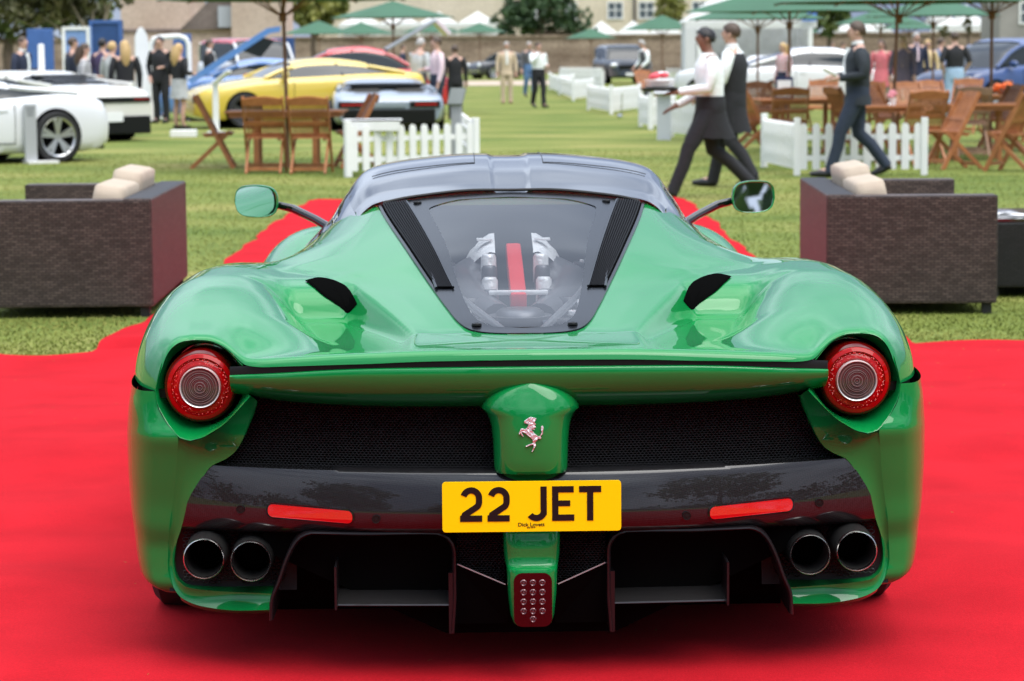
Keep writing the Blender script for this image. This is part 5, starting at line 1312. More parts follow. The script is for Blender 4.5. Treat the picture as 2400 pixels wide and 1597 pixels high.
def bg_car(name, label, loc, rz, paint, L_, W, low, roof, wheels, r, rimm=RIMS, z0=.16, plan=None, roofpaint=None, group='cars shown on the lawn', spokes=5, caliper=None, wtop=.74, glassz=None):
    """low: outline (x, z) of hood, belt and tail from nose (+x) to tail; roof: outline (x, z) of the cabin from windscreen foot to rear foot"""
    t = thing(name, label, 'car', loc, rz, group)
    lx = np.array([p[0] for p in low]); lz = np.array([p[1] for p in low]); o = np.argsort(lx); zf = cur(lx[o], lz[o])
    plan = plan or [(-L_ / 2, .80), (-L_ / 2 + .25, .95), (-L_ / 2 + .8, 1), (L_ / 2 - 1.0, .98), (L_ / 2 - .4, .92), (L_ / 2 - .1, .74), (L_ / 2, .60)]
    pf = cur([p[0] for p in plan], [p[1] for p in plan])
    rows = []
    for x in np.concatenate([[-L_ / 2], np.linspace(-L_ / 2 + .01, L_ / 2 - .01, 56), [L_ / 2]]):
        w_ = W / 2 * float(pf(x)); zt = float(zf(x)); e_ = min(1, (L_ / 2 - abs(x)) / .10)
        lo = z0 + .10 * (1 - min(1, (L_ / 2 - abs(x)) / .5)) ** 2; e_ = math.sqrt(max(e_, 0)); zt = lo + (zt - lo) * (.80 + .20 * e_)
        sec = [(0, zt + .018), (w_ * .55, zt + .012), (w_ * .86, zt - .008), (w_ * .955, zt - .05), (w_ * .985, zt - .13), (w_, (zt + lo) / 2 + .06), (w_ * .985, lo + .16), (w_ * .955, lo + .05), (w_ * .90, lo), (0, lo)]
        q = spline(sec, 26); rows.append(np.stack([np.full(26, x), q[:, 0], q[:, 1]], 1))
    P_ = np.array(rows); Q_ = P_.copy(); Q_[..., 1] *= -1; P_ = np.concatenate([Q_[:, ::-1], P_[:, 1:]], 1)
    mb = MB().grid(P_); c_ = P_.shape[1]; mb.f.append(tuple(range(c_))); mb.f.append(tuple(len(mb.v) - c_ + k for k in range(c_)))
    body_ = mb.obj('body', paint, t, angle=48)
    # cabin
    rx = np.array([p[0] for p in roof]); rz_ = np.array([p[1] for p in roof]); o = np.argsort(rx); rf = cur(rx[o], rz_[o])
    x0, x1 = rx.min(), rx.max(); zmx = rz_.max(); rows = []; rrows = []
    for x in np.linspace(x0, x1, 40):
        zt = float(rf(x)); zb_ = float(zf(x)) - .03; w_ = W / 2 * float(pf(x)) * .90; f_ = max(.02, (zt - zb_) / (zmx - zb_)); wt = W / 2 * wtop; wtt = w_ + (wt - w_) * min(1, f_)
        sec = [(0, zt + .012), (wtt * .6, zt + .004), (wtt * .92, zt - .03 * f_), (wtt, zt - .09 * f_), (w_ * .985, zb_ + .02), (w_, zb_)]
        q = spline(sec, 18); rows.append(np.stack([np.full(18, x), q[:, 0], q[:, 1]], 1))
        q2 = spline([(0, zt + .030), (wtt * .6, zt + .024), (wtt * .93, zt - .012 * f_), (wtt + .018, zt - .10 * f_ - .01)], 14); rrows.append(np.stack([np.full(14, x), q2[:, 0], q2[:, 1]], 1))
    def mir(a): a = np.array(a); b_ = a.copy(); b_[..., 1] *= -1; return np.concatenate([b_[:, ::-1], a[:, 1:]], 1)
    MB().grid(mir(rows)).obj('window', glassz or CGLASS, t)
    rr = np.array(rrows); keep = rf(np.linspace(x0, x1, 40)) > zmx - .10
    i0, i1 = np.where(keep)[0][0], np.where(keep)[0][-1]
    rp = roofpaint or paint
    MB().grid(mir(rr[i0:i1 + 1])).obj('roof', rp, t)
    # pillars follow the cabin edges: front and rear
    for s_ in (-1, 1):
        for a_, b_ in ((0, i0 + 1), (i1, 40)):
            pts = [(rr[k, -1, 0], s_ * (rr[k, -1, 1] - .01), rr[k, -1, 2] + .03) for k in range(a_, b_)]
            if len(pts) > 1: MB().tube(pts, .040, 6).obj('pillar', paint, t)
        xm = .5 * (x0 + x1) - .15; k = int(round((xm - x0) / (x1 - x0) * 39))
        MB().tube([(xm, s_ * (rows[k][-1, 1] + .0), rows[k][-1, 2]), (xm + .05, s_ * (rows[k][9, 1] + .0), rows[k][9, 2]), (xm + .1, s_ * rr[k, -1, 1], rr[k, -1, 2] + .02)], .022, 6).obj('pillar', BLACKM, t)
    for s_ in (-1, 1):                                   # door shut lines, sill line and handle on both sides
        def side(x, f_):
            w_ = W / 2 * float(pf(x)); zt = float(zf(x)); zm = (zt + z0) / 2 + .06
            z = z0 + .14 + (zt - .10 - z0 - .14) * f_
            yy = w_ * (.985 + .015 * (1 - abs(z - zm) / max(zt - zm, .05))) if z > zm else w_ * (.985 + .015 * (z - z0 - .16) / max(zm - z0 - .16, .05))
            return (x, s_ * (yy + .001), z)
        xa, xb2 = x0 + (x1 - x0) * .80, x0 + (x1 - x0) * .34
        MB().tube([side(xa, q / 6) for q in range(7)], .006, 5).obj('door_seam', BLACKM, t); MB().tube([side(xb2, q / 6) for q in range(7)], .006, 5).obj('door_seam', BLACKM, t)
        MB().tube([side(xb2 + (xa - xb2) * q / 8, 0) for q in range(9)], .007, 5).obj('sill_seam', BLACKM, t)
        hx_ = side(xb2 + .18, .86); MB().box((hx_[0], hx_[1], hx_[2]), (.16, .03, .025)).obj('door_handle', paint, t, smooth=False)
    for x in wheels:
        for s_ in (-1, 1):
            w_ = W / 2 * float(pf(x))
            MB().lathe([(0, s_ * (w_ + .004)), (r * 1.10, s_ * (w_ + .004)), (r * 1.12, s_ * (w_ - .2))], 28, 'y', (x, 0, r * 1.02)).obj('wheel_well_dark', VOID, t)  # black disc over the body side paints in the dark of the wheel well
            bg_wheel(t, x, s_ * (w_ - .062), r, .22, rimm, spokes, caliper)
    return t
# yellow coupe
YEL = carpaint('yellow_paint', (.66, .48, .055))
c = AT(712, 292, 51.5)
t = bg_car('coupe', 'yellow coupe facing left behind the wooden table and chairs', (c.x, 51.5, 0), math.pi + R(20), YEL, 4.67, 1.87, [(2.33, .62), (2.2, .72), (1.6, .88), (.9, .97), (0, 1.0), (-1, 1.04), (-1.7, 1.06), (-2.2, 1.03), (-2.33, .92)],
           [(1.0, .95), (.55, 1.18), (.1, 1.30), (-.35, 1.32), (-.9, 1.27), (-1.5, 1.12), (-1.85, 1.02)], (1.42, -1.39), .34, RIMD)
MB().ball((2.02, .62, .66), (.16, .14, .07)).obj('headlight', LAMPC, t); MB().ball((2.02, -.62, .66), (.16, .14, .07)).obj('headlight', LAMPC, t)
for s_ in (-1, 1): MB().ball((.62, s_ * .98, 1.03), (.07, .13, .075)).obj('wing_mirror', YEL, t)
MB().box((2.26, 0, .42), (.1, 1.1, .16)).obj('grille', BLACKM, t, smooth=False)
# red hatchback with raised tailgate
REDC = carpaint('red_paint', (.52, .014, .024))
c = AT(812, 185, 60)
t = bg_car('hatchback', 'dark red hatchback with its tailgate raised behind the yellow coupe', (c.x, 60, 0), math.pi + R(6), REDC, 4.6, 1.9, [(2.3, .62), (2.1, .80), (1.5, .94), (.9, 1.02), (0, 1.04), (-1.2, 1.08), (-2.1, 1.05), (-2.3, .95)],
           [(1.3, 1.0), (.8, 1.32), (.3, 1.52), (-.3, 1.57), (-.9, 1.46), (-1.4, 1.14)], (1.4, -1.4), .34)
sil = mat('silver_trim', (.42, .43, .45), rough=.35, metal=.6)
MB().bar((-.9, 0, 1.50), (-2.05, 0, 2.16), 1.3, .07, (0, 0, 1)).obj('tailgate', sil, t, smooth=False, bevel=.02); MB().bar((-2.05, 0, 2.16), (-2.36, 0, 1.84), 1.3, .10, (0, 0, 1)).obj('tailgate_edge', mat('tailgate_lamp', (.72, .60, .64), rough=.3, coat=.6), t, smooth=False, bevel=.02)
# blue car with an upswept door
BLUEC = carpaint('sky_blue_paint', (.10, .24, .55))
c = AT(610, 200, 57)
t = bg_car('sports_car', 'light blue sports car with its door swung up behind the yellow coupe', (c.x, 57, 0), math.pi + R(12), BLUEC, 4.5, 1.9, [(2.25, .6), (2.0, .72), (1.4, .90), (.8, .98), (0, 1.0), (-1.2, 1.06), (-2.0, 1.02), (-2.25, .9)],
           [(1.1, .97), (.5, 1.24), (0, 1.32), (-.6, 1.28), (-1.4, 1.1), (-1.9, 1.02)], (1.4, -1.38), .34)
MB().box((-.0, .93, .92), (.9, .03, .18)).obj('door_card', mat('seat_red', (.5, .02, .03), rough=.5), t, smooth=False)
q = MB(); q.prism([(1.58, .80), (1.68, .90), (-.05, 1.98), (-.35, 2.02), (-.33, 1.90), (-.1, 1.86)], .06, 'xz', .97); q.obj('raised_door', BLUEC, t, smooth=False)
MB().prism([(.10, 1.80), (.55, 1.52), (.1, 1.35), (-.22, 1.72)], .03, 'xz', .985).obj('door_window', CGLASS, t, smooth=False)
# red and white off-road vehicle
c = AT(590, 160, 78)
t = bg_car('off_road_vehicle', 'boxy red and white off-road vehicle with big windscreen, behind the blue car', (c.x, 78, 0), -R(62), carpaint('white_car_paint', (.74, .74, .74)), 4.6, 2.0, [(2.3, .95), (2.2, 1.12), (1.0, 1.2), (0, 1.22), (-2.2, 1.22), (-2.3, 1.1)],
           [(1.1, 1.15), (.75, 1.78), (.3, 1.86), (-1.0, 1.88), (-2.0, 1.84), (-2.28, 1.2)], (1.4, -1.4), .38, roofpaint=REDC, wtop=.82, z0=.25)
# cream and white supercars at the left
WCAR = carpaint('pearl_white_paint', (.76, .77, .79)); CREAMC = carpaint('ivory_paint', (.68, .66, .59))
LOW = [(2.23, .42), (2.0, .56), (1.5, .72), (.9, .82), (0, .84), (-.8, .90), (-1.5, .94), (-2.0, .88), (-2.23, .80)]
ROOF = [(1.2, .78), (.6, 1.04), (.1, 1.16), (-.3, 1.15), (-1.0, 1.03), (-1.75, .92)]
PL = [(-2.23, .90), (-2.1, .97), (-1.4, 1.0), (0, .95), (1.2, .97), (1.9, .86), (2.15, .66), (2.23, .5)]
c = G(130, 381)
ya = math.pi + R(40)
def back_of(p, ya, dx): return (p.x - dx * math.cos(ya), p.y - dx * math.sin(ya), 0)
t = bg_car('supercar', 'pearl white supercar cut off by the left edge, nearest parked car at the left', back_of(c + Vector((-.58, .69, 0)), ya, -1.36), ya, WCAR, 4.46, 1.92, LOW, ROOF, (1.26, -1.36), .345, RIMS, plan=PL, z0=.13, caliper=mat('caliper_red', (.55, .02, .02), rough=.4))
MB().tube([(-2.16, s_ * .3, .24) for s_ in (-1,)] + [(-2.28, -.3, .24)], .05, 10).obj('exhaust_pipe', CHROME, t)
MB().box((-2.12, 0, .26), (.2, 1.5, .2)).obj('diffuser', BLACKM, t, smooth=False)
MB().box((-2.235, 0, .70), (.02, 1.5, .10)).obj('tail_lamp', BLACKM, t, smooth=False)
c = G(232, 332); ya = math.pi - R(44)
t = bg_car('supercar', 'ivory supercar showing its black tail strip and white plate, behind the pearl white one', back_of(c, ya, -1.9), ya, CREAMC, 4.46, 1.92, LOW, ROOF, (1.26, -1.36), .345, RIMS, plan=PL, z0=.13)
MB().box((-2.235, 0, .69), (.03, 1.66, .09)).obj('tail_strip', BLACKM, t, smooth=False); MB().box((-2.22, 0, .27), (.12, 1.62, .30)).obj('diffuser', BLACKM, t, smooth=False, bevel=.02)
MB().box((-2.295, .1, .41), (.02, .62, .16)).obj('number_plate', WHITEP, t, smooth=False, bevel=.005)
for k in range(4): MB().bar((-.75 - .27 * k, 0, 1.11 - .052 * k), (-.90 - .27 * k, 0, 1.085 - .052 * k), 1.05, .012, (0, 0, 1)).obj('louvre_slat', BLACKM, t, smooth=False)
for s_ in (-1, 1): MB().box((-2.24, s_ * .66, .70), (.02, .34, .04)).obj('tail_lamp', LAMPR, t, smooth=False)
# pale blue-grey wedge supercar seen from behind
ICE = carpaint('ice_grey_paint', (.24, .29, .35))
c = G(910, 307)
t = bg_car('supercar', 'pale blue grey wedge-shaped supercar seen from behind, beside the wooden chairs', back_of(c, math.pi / 2 + R(6), -2.0), math.pi / 2 + R(6), ICE, 4.78, 2.05, [(2.39, .40), (2.0, .55), (1.4, .72), (.8, .82), (0, .86), (-.9, .92), (-1.6, .90), (-2.2, .80), (-2.39, .72)],
           [(1.3, .74), (.7, 1.0), (.2, 1.13), (-.2, 1.13), (-.8, 1.04), (-1.6, .90)], (1.35, -1.35), .35, RIMD, plan=[(-2.39, .92), (-2.2, .99), (-1.3, 1.0), (0, .93), (1.3, .96), (2.0, .84), (2.39, .55)], z0=.15)
t.scale = (1, 1, .82)
hexv = [(-.30, .0), (-.2, .09), (.22, .07), (.32, 0), (.18, -.08), (-.22, -.08)]
for s_ in (-1, 1):
    q = MB(); q.add([(-2.0 - .55 * (.1 - b_) * .6, s_ * .40 + a_, .905 + b_ * .55) for a_, b_ in hexv], [tuple(range(6))]); q.obj('deck_vent', BLACKM, t, smooth=False)
    q = MB(); q.box((-2.40, s_ * .66, .60), (.03, .56, .14)).obj('lamp_slot', BLACKM, t, smooth=False); MB().box((-2.42, s_ * .68, .60), (.02, .40, .035)).obj('tail_lamp', LAMPR, t, smooth=False)
MB().box((-2.36, 0, .33), (.12, 1.7, .34)).obj('diffuser', BLACKM, t, smooth=False, bevel=.03)
MB().prism([(-.62, .96), (.62, .96), (.75, 1.05), (.45, 1.03), (-.45, 1.03), (-.75, 1.05)], .3, 'yz', -1.5).obj('engine_hood', BLACKM, t, smooth=False)
MB().box((-2.405, 0, .60), (.03, .6, .10)).obj('badge_panel', mat('ice_dark', (.25, .29, .33), rough=.4), t, smooth=False)
# dark cars in the middle distance
NAVY = carpaint('dark_navy_paint', (.025, .035, .055))
c = AT(1462, 190, 112)
t = bg_car('off_road_vehicle', 'dark blue off-road vehicle facing us behind the far white fence', (c.x, 114, 0), -math.pi / 2 + R(8), NAVY, 4.6, 2.0, [(2.3, .82), (2.2, 1.0), (1.2, 1.06), (0, 1.08), (-2.2, 1.1), (-2.3, 1.0)],
           [(1.25, 1.02), (.8, 1.52), (.3, 1.66), (-1.0, 1.68), (-2.0, 1.6), (-2.28, 1.1)], (1.4, -1.4), .38, wtop=.80, z0=.25)
MB().box((2.30, 0, .72), (.05, 1.1, .20)).obj('grille', BLACKM, t, smooth=False)
for s_ in (-1, 1): MB().ball((2.2, s_ * .74, .82), (.10, .18, .09)).obj('headlight', LAMPC, t)
MB().box((2.33, 0, .42), (.02, .5, .12)).obj('number_plate', WHITEP, t, smooth=False)
c = AT(1180, 178, 138)
t = bg_car('classic_car', 'small black classic car by the far wall behind the man in the beige jacket', (c.x, 138, 0), -math.pi / 2 - R(55), carpaint('black_car_paint', (.02, .022, .026)), 4.0, 1.6, [(2.0, .62), (1.8, .80), (1, .92), (0, .96), (-1, .96), (-2.0, .8)],
           [(.7, .92), (.4, 1.22), (0, 1.34), (-.6, 1.32), (-1.1, .98)], (1.2, -1.2), .33)
for s_ in (-1, 1): MB().ball((1.9, s_ * .5, .72), (.09, .12, .12)).obj('headlight', LAMPC, t)
MB().box((1.98, 0, .42), (.06, 1.3, .08)).obj('bumper', CHROME, t, smooth=False)
# white and blue cars at the right
c = AT(1915, 225, 62)
t = bg_car('coupe', 'white coupe seen from the side behind the seating at the right', (c.x + .35, 64, 0), R(8), carpaint('white_car_paint', (.74, .74, .74)), 4.6, 1.9, [(2.3, .62), (2.1, .8), (1.5, .93), (.8, 1.0), (-.8, 1.06), (-1.8, 1.04), (-2.3, .92)],
           [(1.25, .96), (.7, 1.30), (.1, 1.45), (-.5, 1.46), (-1.3, 1.28), (-2.0, 1.05)], (1.4, -1.4), .34)
for s_ in (-1, 1): MB().ball((-2.18, s_ * .66, .86), (.1, .2, .09)).obj('tail_lamp', LAMPR, t)
c = AT(1762, 215, 70)
t = bg_car('roadster', 'white open roadster behind the second waiter, windscreen frame upright', (c.x, 70, 0), -R(35), carpaint('white_car_paint', (.74, .74, .74)), 4.0, 1.75, [(2.0, .6), (1.8, .76), (1, .9), (0, .95), (-1, .97), (-2.0, .85)],
           [(.75, .9), (.45, 1.25), (.3, 1.26), (-.1, .98), (-.5, .97)], (1.2, -1.2), .32)
c = AT(2365, 200, 57)
BLU2 = carpaint('deep_blue_paint', (.03, .07, .22))
t = bg_car('estate_car', 'dark blue car with pale windscreen at the right edge, facing left', (c.x + .25, 58, 0), math.pi + R(35), BLU2, 4.7, 1.95, [(2.35, .65), (2.2, .84), (1.3, 1.0), (.8, 1.06), (0, 1.08), (-2.2, 1.1), (-2.35, 1.0)],
           [(1.35, 1.0), (.8, 1.42), (.2, 1.62), (-1.0, 1.63), (-1.9, 1.5), (-2.3, 1.1)], (1.45, -1.4), .36, wtop=.78)
for s_ in (-1, 1): MB().ball((2.05, s_ * .68, .78), (.16, .16, .08)).obj('headlight', LAMPC, t); MB().ball((1.0, s_ * 1.02, 1.08), (.07, .13, .08)).obj('wing_mirror', BLU2, t)
# ================================================================== people
def skin_mesh(name, verts, edges, radii, material, parent, sub=1, root=0):
    me = bpy.data.meshes.new(name); me.from_pydata([tuple(v) for v in verts], edges, [])
    o = bpy.data.objects.new(name, me); COL.objects.link(o)
    o.modifiers.new('skin', 'SKIN').use_smooth_shade = True
    sv = me.skin_vertices[0].data if me.skin_vertices else None
    for i, r_ in enumerate(radii): sv[i].radius = r_ if hasattr(r_, '__len__') else (r_, r_)
    sv[root].use_root = True
    s_ = o.modifiers.new('sub', 'SUBSURF'); s_.levels = sub; s_.render_levels = sub
    dg = bpy.context.evaluated_depsgraph_get(); ev = o.evaluated_get(dg)
    m2 = bpy.data.meshes.new_from_object(ev); m2.name = name
    bpy.data.objects.remove(o); bpy.data.meshes.remove(me)
    m2.materials.clear(); m2.materials.append(material); m2.shade_smooth()
    return link(name, m2, parent)
SKIN1 = mat('skin_light', (.55, .33, .25), rough=.55, var=.06, vscale=20); SKIN2 = mat('skin_brown', (.22, .11, .07), rough=.5, var=.06, vscale=20)
def cloth(name, c, v=.12, rough=.85): return mat(name, c, rough=rough, var=v, vscale=9, bump=.35, bscale=22, dist=.02)
BLKC = cloth('black_cloth', (.014, .014, .017)); NAVC = cloth('navy_cloth', (.018, .024, .05)); WHTC = cloth('white_cloth', (.80, .83, .82), .03); GRYC = cloth('grey_cloth', (.42, .43, .43)); BEIC = cloth('beige_cloth', (.55, .43, .30)); PNKC = cloth('pink_cloth', (.70, .54, .58), .05)
JEAN = cloth('blue_denim', (.10, .19, .36)); JEAL = cloth('pale_denim', (.36, .50, .68)); DJEA = cloth('dark_denim', (.022, .032, .055)); CHAC = cloth('charcoal_cloth', (.020, .026, .033)); PURC = cloth('purple_cloth', (.06, .04, .10)); YELC = cloth('straw_cloth', (.62, .47, .25)); CORC = cloth('coral_cloth', (.62, .16, .18)); DGRY = cloth('dark_grey_cloth', (.10, .10, .11))
def stripes(name, a, b, sc):
    m = bpy.data.materials.new(name); m.use_nodes = True; t = m.node_tree; p = t.nodes['Principled BSDF']; p.inputs['Roughness'].default_value = .85
    c = t.nodes.new('ShaderNodeTexCoord'); w_ = t.nodes.new('ShaderNodeTexWave'); w_.bands_direction = 'Z'; w_.inputs['Scale'].default_value = sc
    x = t.nodes.new('ShaderNodeValToRGB'); x.color_ramp.interpolation = 'CONSTANT'; x.color_ramp.elements[1].position = .5; x.color_ramp.elements[0].color = (*a, 1); x.color_ramp.elements[1].color = (*b, 1)
    t.links.new(c.outputs['Object'], w_.inputs['Vector']); t.links.new(w_.outputs['Fac'], x.inputs['Fac']); t.links.new(x.outputs['Color'], p.inputs['Base Color']); MATS[name] = m; return m
STRP = stripes('striped_cloth', (.02, .02, .03), (.7, .7, .7), 8); STRR = stripes('red_striped_cloth', (.5, .05, .08), (.75, .75, .75), 6)
HBLK = mat('hair_black', (.010, .008, .008), rough=.45, bump=.5, bscale=50); HBRN = mat('hair_brown', (.06, .035, .02), rough=.5, bump=.5, bscale=50); HBLD = mat('hair_blond', (.50, .33, .14), rough=.5, bump=.5, bscale=50); HGRY = mat('hair_grey', (.38, .36, .34), rough=.5, bump=.5, bscale=50)
SHOE = mat('shoe_black', (.012, .012, .013), rough=.35)
ARMS = {  # elbow, wrist for the +x side; x mirrored for the other
    'down': ((.255, .02, 1.13), (.265, -.05, .88)), 'bent': ((.25, .05, 1.14), (.15, -.22, 1.12)), 'pocket': ((.29, .07, 1.14), (.20, -.06, .93)), 'up': ((.24, -.10, 1.20), (.10, -.24, 1.40)), 'back': ((.25, .16, 1.15), (.24, .16, .92)),
    'fwd': ((.23, -.10, 1.12), (.19, -.36, 1.08)), 'tray': ((.25, .02, 1.10), (.17, -.28, 1.02)), 'low': ((.24, -.04, 1.14), (.22, -.26, .98))}
def person(loc, rz, label, top, legs, hair, skin=SKIN1, h=1.75, arms=('down', 'down'), stride=0.0, hairstyle='short', vest=None, skirt=None, shirt=None, build=1.0, lean=0.0, sleeves=True, shoe=SHOE, bare_legs=False, look=0.0, near=False, sit=False, collar=None, jacket_hem=None):
    t = thing('person', label, 'person', loc, rz); k = h / 1.75
    V = []; E_ = []; Rr = []
    def S(p): return (p[0] * k, (p[1] - lean * max(p[2] - .95, 0)) * k, p[2] * k)
    def add(p, r_, par=None):
        V.append(S(p)); Rr.append(tuple(q * k for q in r_) if hasattr(r_, '__len__') else r_ * k); i = len(V) - 1
        if par is not None: E_.append((par, i))
        return i
    B_ = build
    pel = add((0, 0, .95), .128 * B_); sp = add((0, .0, 1.10), .120 * B_, pel); ch = add((0, .0, 1.28), .136 * B_, sp); up_ = add((0, .01, 1.40), .100, ch)
    nb = add((0, .008, 1.452), .070, up_); nk = add((0, .0, 1.495), .055, nb); hb = add((0, -.02, 1.555), (.068, .075), nk); hm = add((0, -.022, 1.63), (.077, .092), hb); ht = add((0, -.01, 1.705), (.06, .07), hm)
    torso = [pel, sp, ch, up_, nb]; armv = {}; legv = {}
    HIPD = -.0
    for s_, a_, sd in ((1, arms[0], 1), (-1, arms[1], -1)):
        el, wr = a_ if isinstance(a_, tuple) else ARMS[a_]
        el = Vector((el[0] * s_, el[1], el[2])); wr = Vector((wr[0] * s_, wr[1], wr[2]))
        sh = add((.185 * s_ * (.9 + .1 * B_), .01, 1.405), .062, up_); e_ = add(el, .043, sh); w_ = add(wr, .030, e_)
        d = (wr - el).normalized(); side = d.cross(Vector((0, 0, 1))); side = side.normalized() if side.length > .1 else Vector((0, -1, 0))
        pm = add(wr + d * .075, (.036, .022), w_)
        for q in range(4):
            off = side * (.026 - .0175 * q); ln = (.062, .074, .070, .052)[q]
            f1 = add(wr + d * (.085 + ln * .5) + off, .0095, pm); add(wr + d * (.085 + ln * .9) + off * 1.05 + Vector((0, 0, -.018)), .0075, f1)
        th_ = add(wr + d * .055 + side * .046, .011, w_); add(wr + d * .09 + side * .058, .009, th_)
        armv[s_] = (sh, e_, w_)
    for s_ in (1, -1):
        st = stride * s_
        hp = (.092 * s_, 0, .90)
        if sit: kn, an, to = (.11 * s_, -.40, .52), (.11 * s_, -.38, .09), (.11 * s_, -.55, .035)
        elif st > 0: kn, an, to = (.095 * s_, -.19 * st - .05, .50), (.09 * s_, -.40 * st, .085), (.09 * s_, -.40 * st - .15, .045)
        elif st < 0: kn, an, to = (.095 * s_, -.06 * st - .02, .485), (.09 * s_, -.44 * st, .15), (.09 * s_, -.44 * st - .11, .045)
        else: kn, an, to = (.10 * s_, -.02, .50), (.105 * s_, .01, .085), (.115 * s_, -.13, .035)
        a = add(hp, .085 * B_, pel); b_ = add(kn, .058, a); cf = add(tuple(.62 * kn[q] + .38 * an[q] + (.02 if q == 1 else 0) for q in range(3)), .055, b_); c_ = add(an, .038, cf); d_ = add(to, (.038, .026), c_)
        legv[s_] = (a, b_, cf, c_, d_)
    # face: nose and ears
    add((0, -.125, 1.615), .013, hm)
    body_ = skin_mesh('body', V, E_, Rr, skin, t, sub=1)
    for s_ in (1, -1):
        MB().ball(S((.076 * s_, -.01, 1.615)), (.012 * k, .022 * k, .032 * k), 8, 6).obj('ear', skin, body_)
        MB().ball(S((.030 * s_, -.098, 1.637)), (.013 * k, .010 * k, .008 * k), 8, 6).obj('eye', mat('eye_dark', (.03, .02, .015), rough=.2), body_)
    MB().ball(S((0, -.100, 1.572)), (.024 * k, .010 * k, .007 * k), 8, 6).obj('mouth', mat('lip', (.36, .13, .11), rough=.5), body_)
    def torso_rows(mb, prof, grow=0.0):
        rows = []
        for z, rx, ry in prof:
            rows.append([S(((rx * B_ + grow) * math.copysign(abs(math.cos(a)) ** .85, math.cos(a)), .004 + (ry * B_ + grow) * math.sin(a) + .004 * math.sin(3 * a + z * 40), z)) for a in [2 * math.pi * q / 26 for q in range(26)]])
        mb.grid(rows, closed=True); return mb
    TP = [(.95, .146, .108), (1.02, .156, .116), (1.10, .158, .118), (1.20, .168, .124), (1.30, .178, .126), (1.37, .168, .112), (1.415, .128, .092), (1.445, .085, .078), (1.475, .064, .066)]
    if jacket_hem or (shirt and not skirt): TP = [(.80, .186, .148), (.88, .184, .142)] + [(z, rx + .012, ry + .012) for z, rx, ry in TP[:6]] + TP[6:]
    mb = torso_rows(MB(), TP)
    for s_ in (1, -1):
        sh, e_, w_ = [Vector(V[q]) for q in armv[s_]]
        inn = Vector(S((.10 * s_, .008, 1.375))); sh = sh + Vector((.008 * s_, 0, -.012)) * k; mid = (sh + e_) * .5 + Vector((.006 * s_, .004, 0)); fa = (e_ + w_) * .5
        pts = [inn, sh, mid, e_] + ([fa, w_ + (e_ - w_) * .06] if sleeves else [])
        mb.tube(pts, [q * k for q in ([.060, .070, .064, .056] + ([.050, .040] if sleeves else []))], 12)
    mb.obj('jacket' if shirt else 'top', top, t, angle=80)
    if vest: torso_rows(MB(), [(z, rx, ry) for z, rx, ry in TP if .94 < z < 1.44], .014).obj('waistcoat', vest, t, angle=80)
    if legs is not None:
        mb = torso_rows(MB(), [(.80, .150, .122), (.86, .166, .130), (.93, .172, .130), (1.0, .168, .127), (1.035, .164, .124)])
        for s_ in (1, -1):
            a, b_, cf, c_, d_ = [Vector(V[q]) for q in legv[s_]]
            a2 = a + Vector((0, 0, .02 * k)); th1 = a * .5 + b_ * .5
            mb.tube([a2, th1, b_, cf, c_ + Vector((0, 0, -.035 * k))], [.102 * k, .094 * k, .076 * k, .069 * k, .064 * k], 14)
        mb.obj('trousers', legs, t, angle=80)
    for s_ in (1, -1):
        a, d_ = Vector(V[legv[s_][3]]), Vector(V[legv[s_][4]])
        q = MB(); dirv = (d_ - a); dirv.z *= .3; dirv.normalize()
        c0_ = a * .35 + d_ * .65; q.tube([a - dirv * .05 * k - Vector((0, 0, .05 * k)), a + Vector((0, 0, -.045 * k)), c0_ + Vector((0, 0, -.012 * k)), d_ + dirv * .07 * k], [.034 * k, .045 * k, .045 * k, .026 * k], 10); q.obj('shoe', shoe, t)
    # hair
    hx = MB()
    if hairstyle == 'bald': pass
    else:
        n = 14; rows = []
        for i in range(9):
            f_ = i / 8; ph = f_ * (1.75 if hairstyle == 'short' else 1.9)
            row = []
            for j in range(n):
                a = 2 * math.pi * j / n; front = max(0, -math.sin(a)); ph2 = ph * (1 - .42 * front ** 1.2)
                jt = 1 + .03 * math.sin(5.1 * a + 3 * f_) * f_ + .03 * math.sin(9 * a + 7 * f_ + h * 40); ph2 += .38 * f_ * max(0, math.sin(a)); row.append(S((.086 * jt * math.sin(ph2) * math.cos(a), -.008 + .104 * jt * math.sin(ph2) * math.sin(a), 1.635 + .106 * jt * math.cos(ph2))))
            rows.append(row)
        hx.grid(rows, closed=True)
        if hairstyle == 'long': hx.tube([S((0, .05, 1.66)), S((0, .085, 1.55)), S((0, .10, 1.42)), S((0, .10, 1.28))], [.085 * k, .10 * k, .095 * k, .04 * k], 12)
        hx.obj('hair', hair, t)
    if shirt: 
        MB().tube([S((0, -.095, 1.44)), S((0, -.125, 1.28)), S((0, -.13, 1.10))], [.03 * k, .035 * k, .03 * k], 8).obj('shirt_front', shirt, t)
        MB().lathe([(.062 * k, -.02 * k), (.068 * k, .0), (.060 * k, .035 * k)], 14, 'z', S((0, .0, 1.485)), cap=False).obj('shirt_collar', shirt, t)
    if collar: MB().lathe([(.066 * k, -.02 * k), (.070 * k, .0), (.060 * k, .035 * k)], 14, 'z', S((0, .0, 1.485)), cap=False).obj('collar', collar, t)
    if skirt:
        m_, z1, flare = skirt; rows = []
        for f_ in (0, .3, .6, 1):
            z = 1.02 + (z1 - 1.02) * f_
            sy = abs(stride) * .13 * f_ ** 2
            rows.append([S(((.170 * B_ + flare * f_) * math.cos(2 * math.pi * j / 20), (.128 * B_ + flare * f_ + sy) * math.sin(2 * math.pi * j / 20), z + .012 * math.sin(j * 2.4) * f_)) for j in range(20)])
        MB().grid(rows, closed=True).obj('skirt', m_, t)
    return t
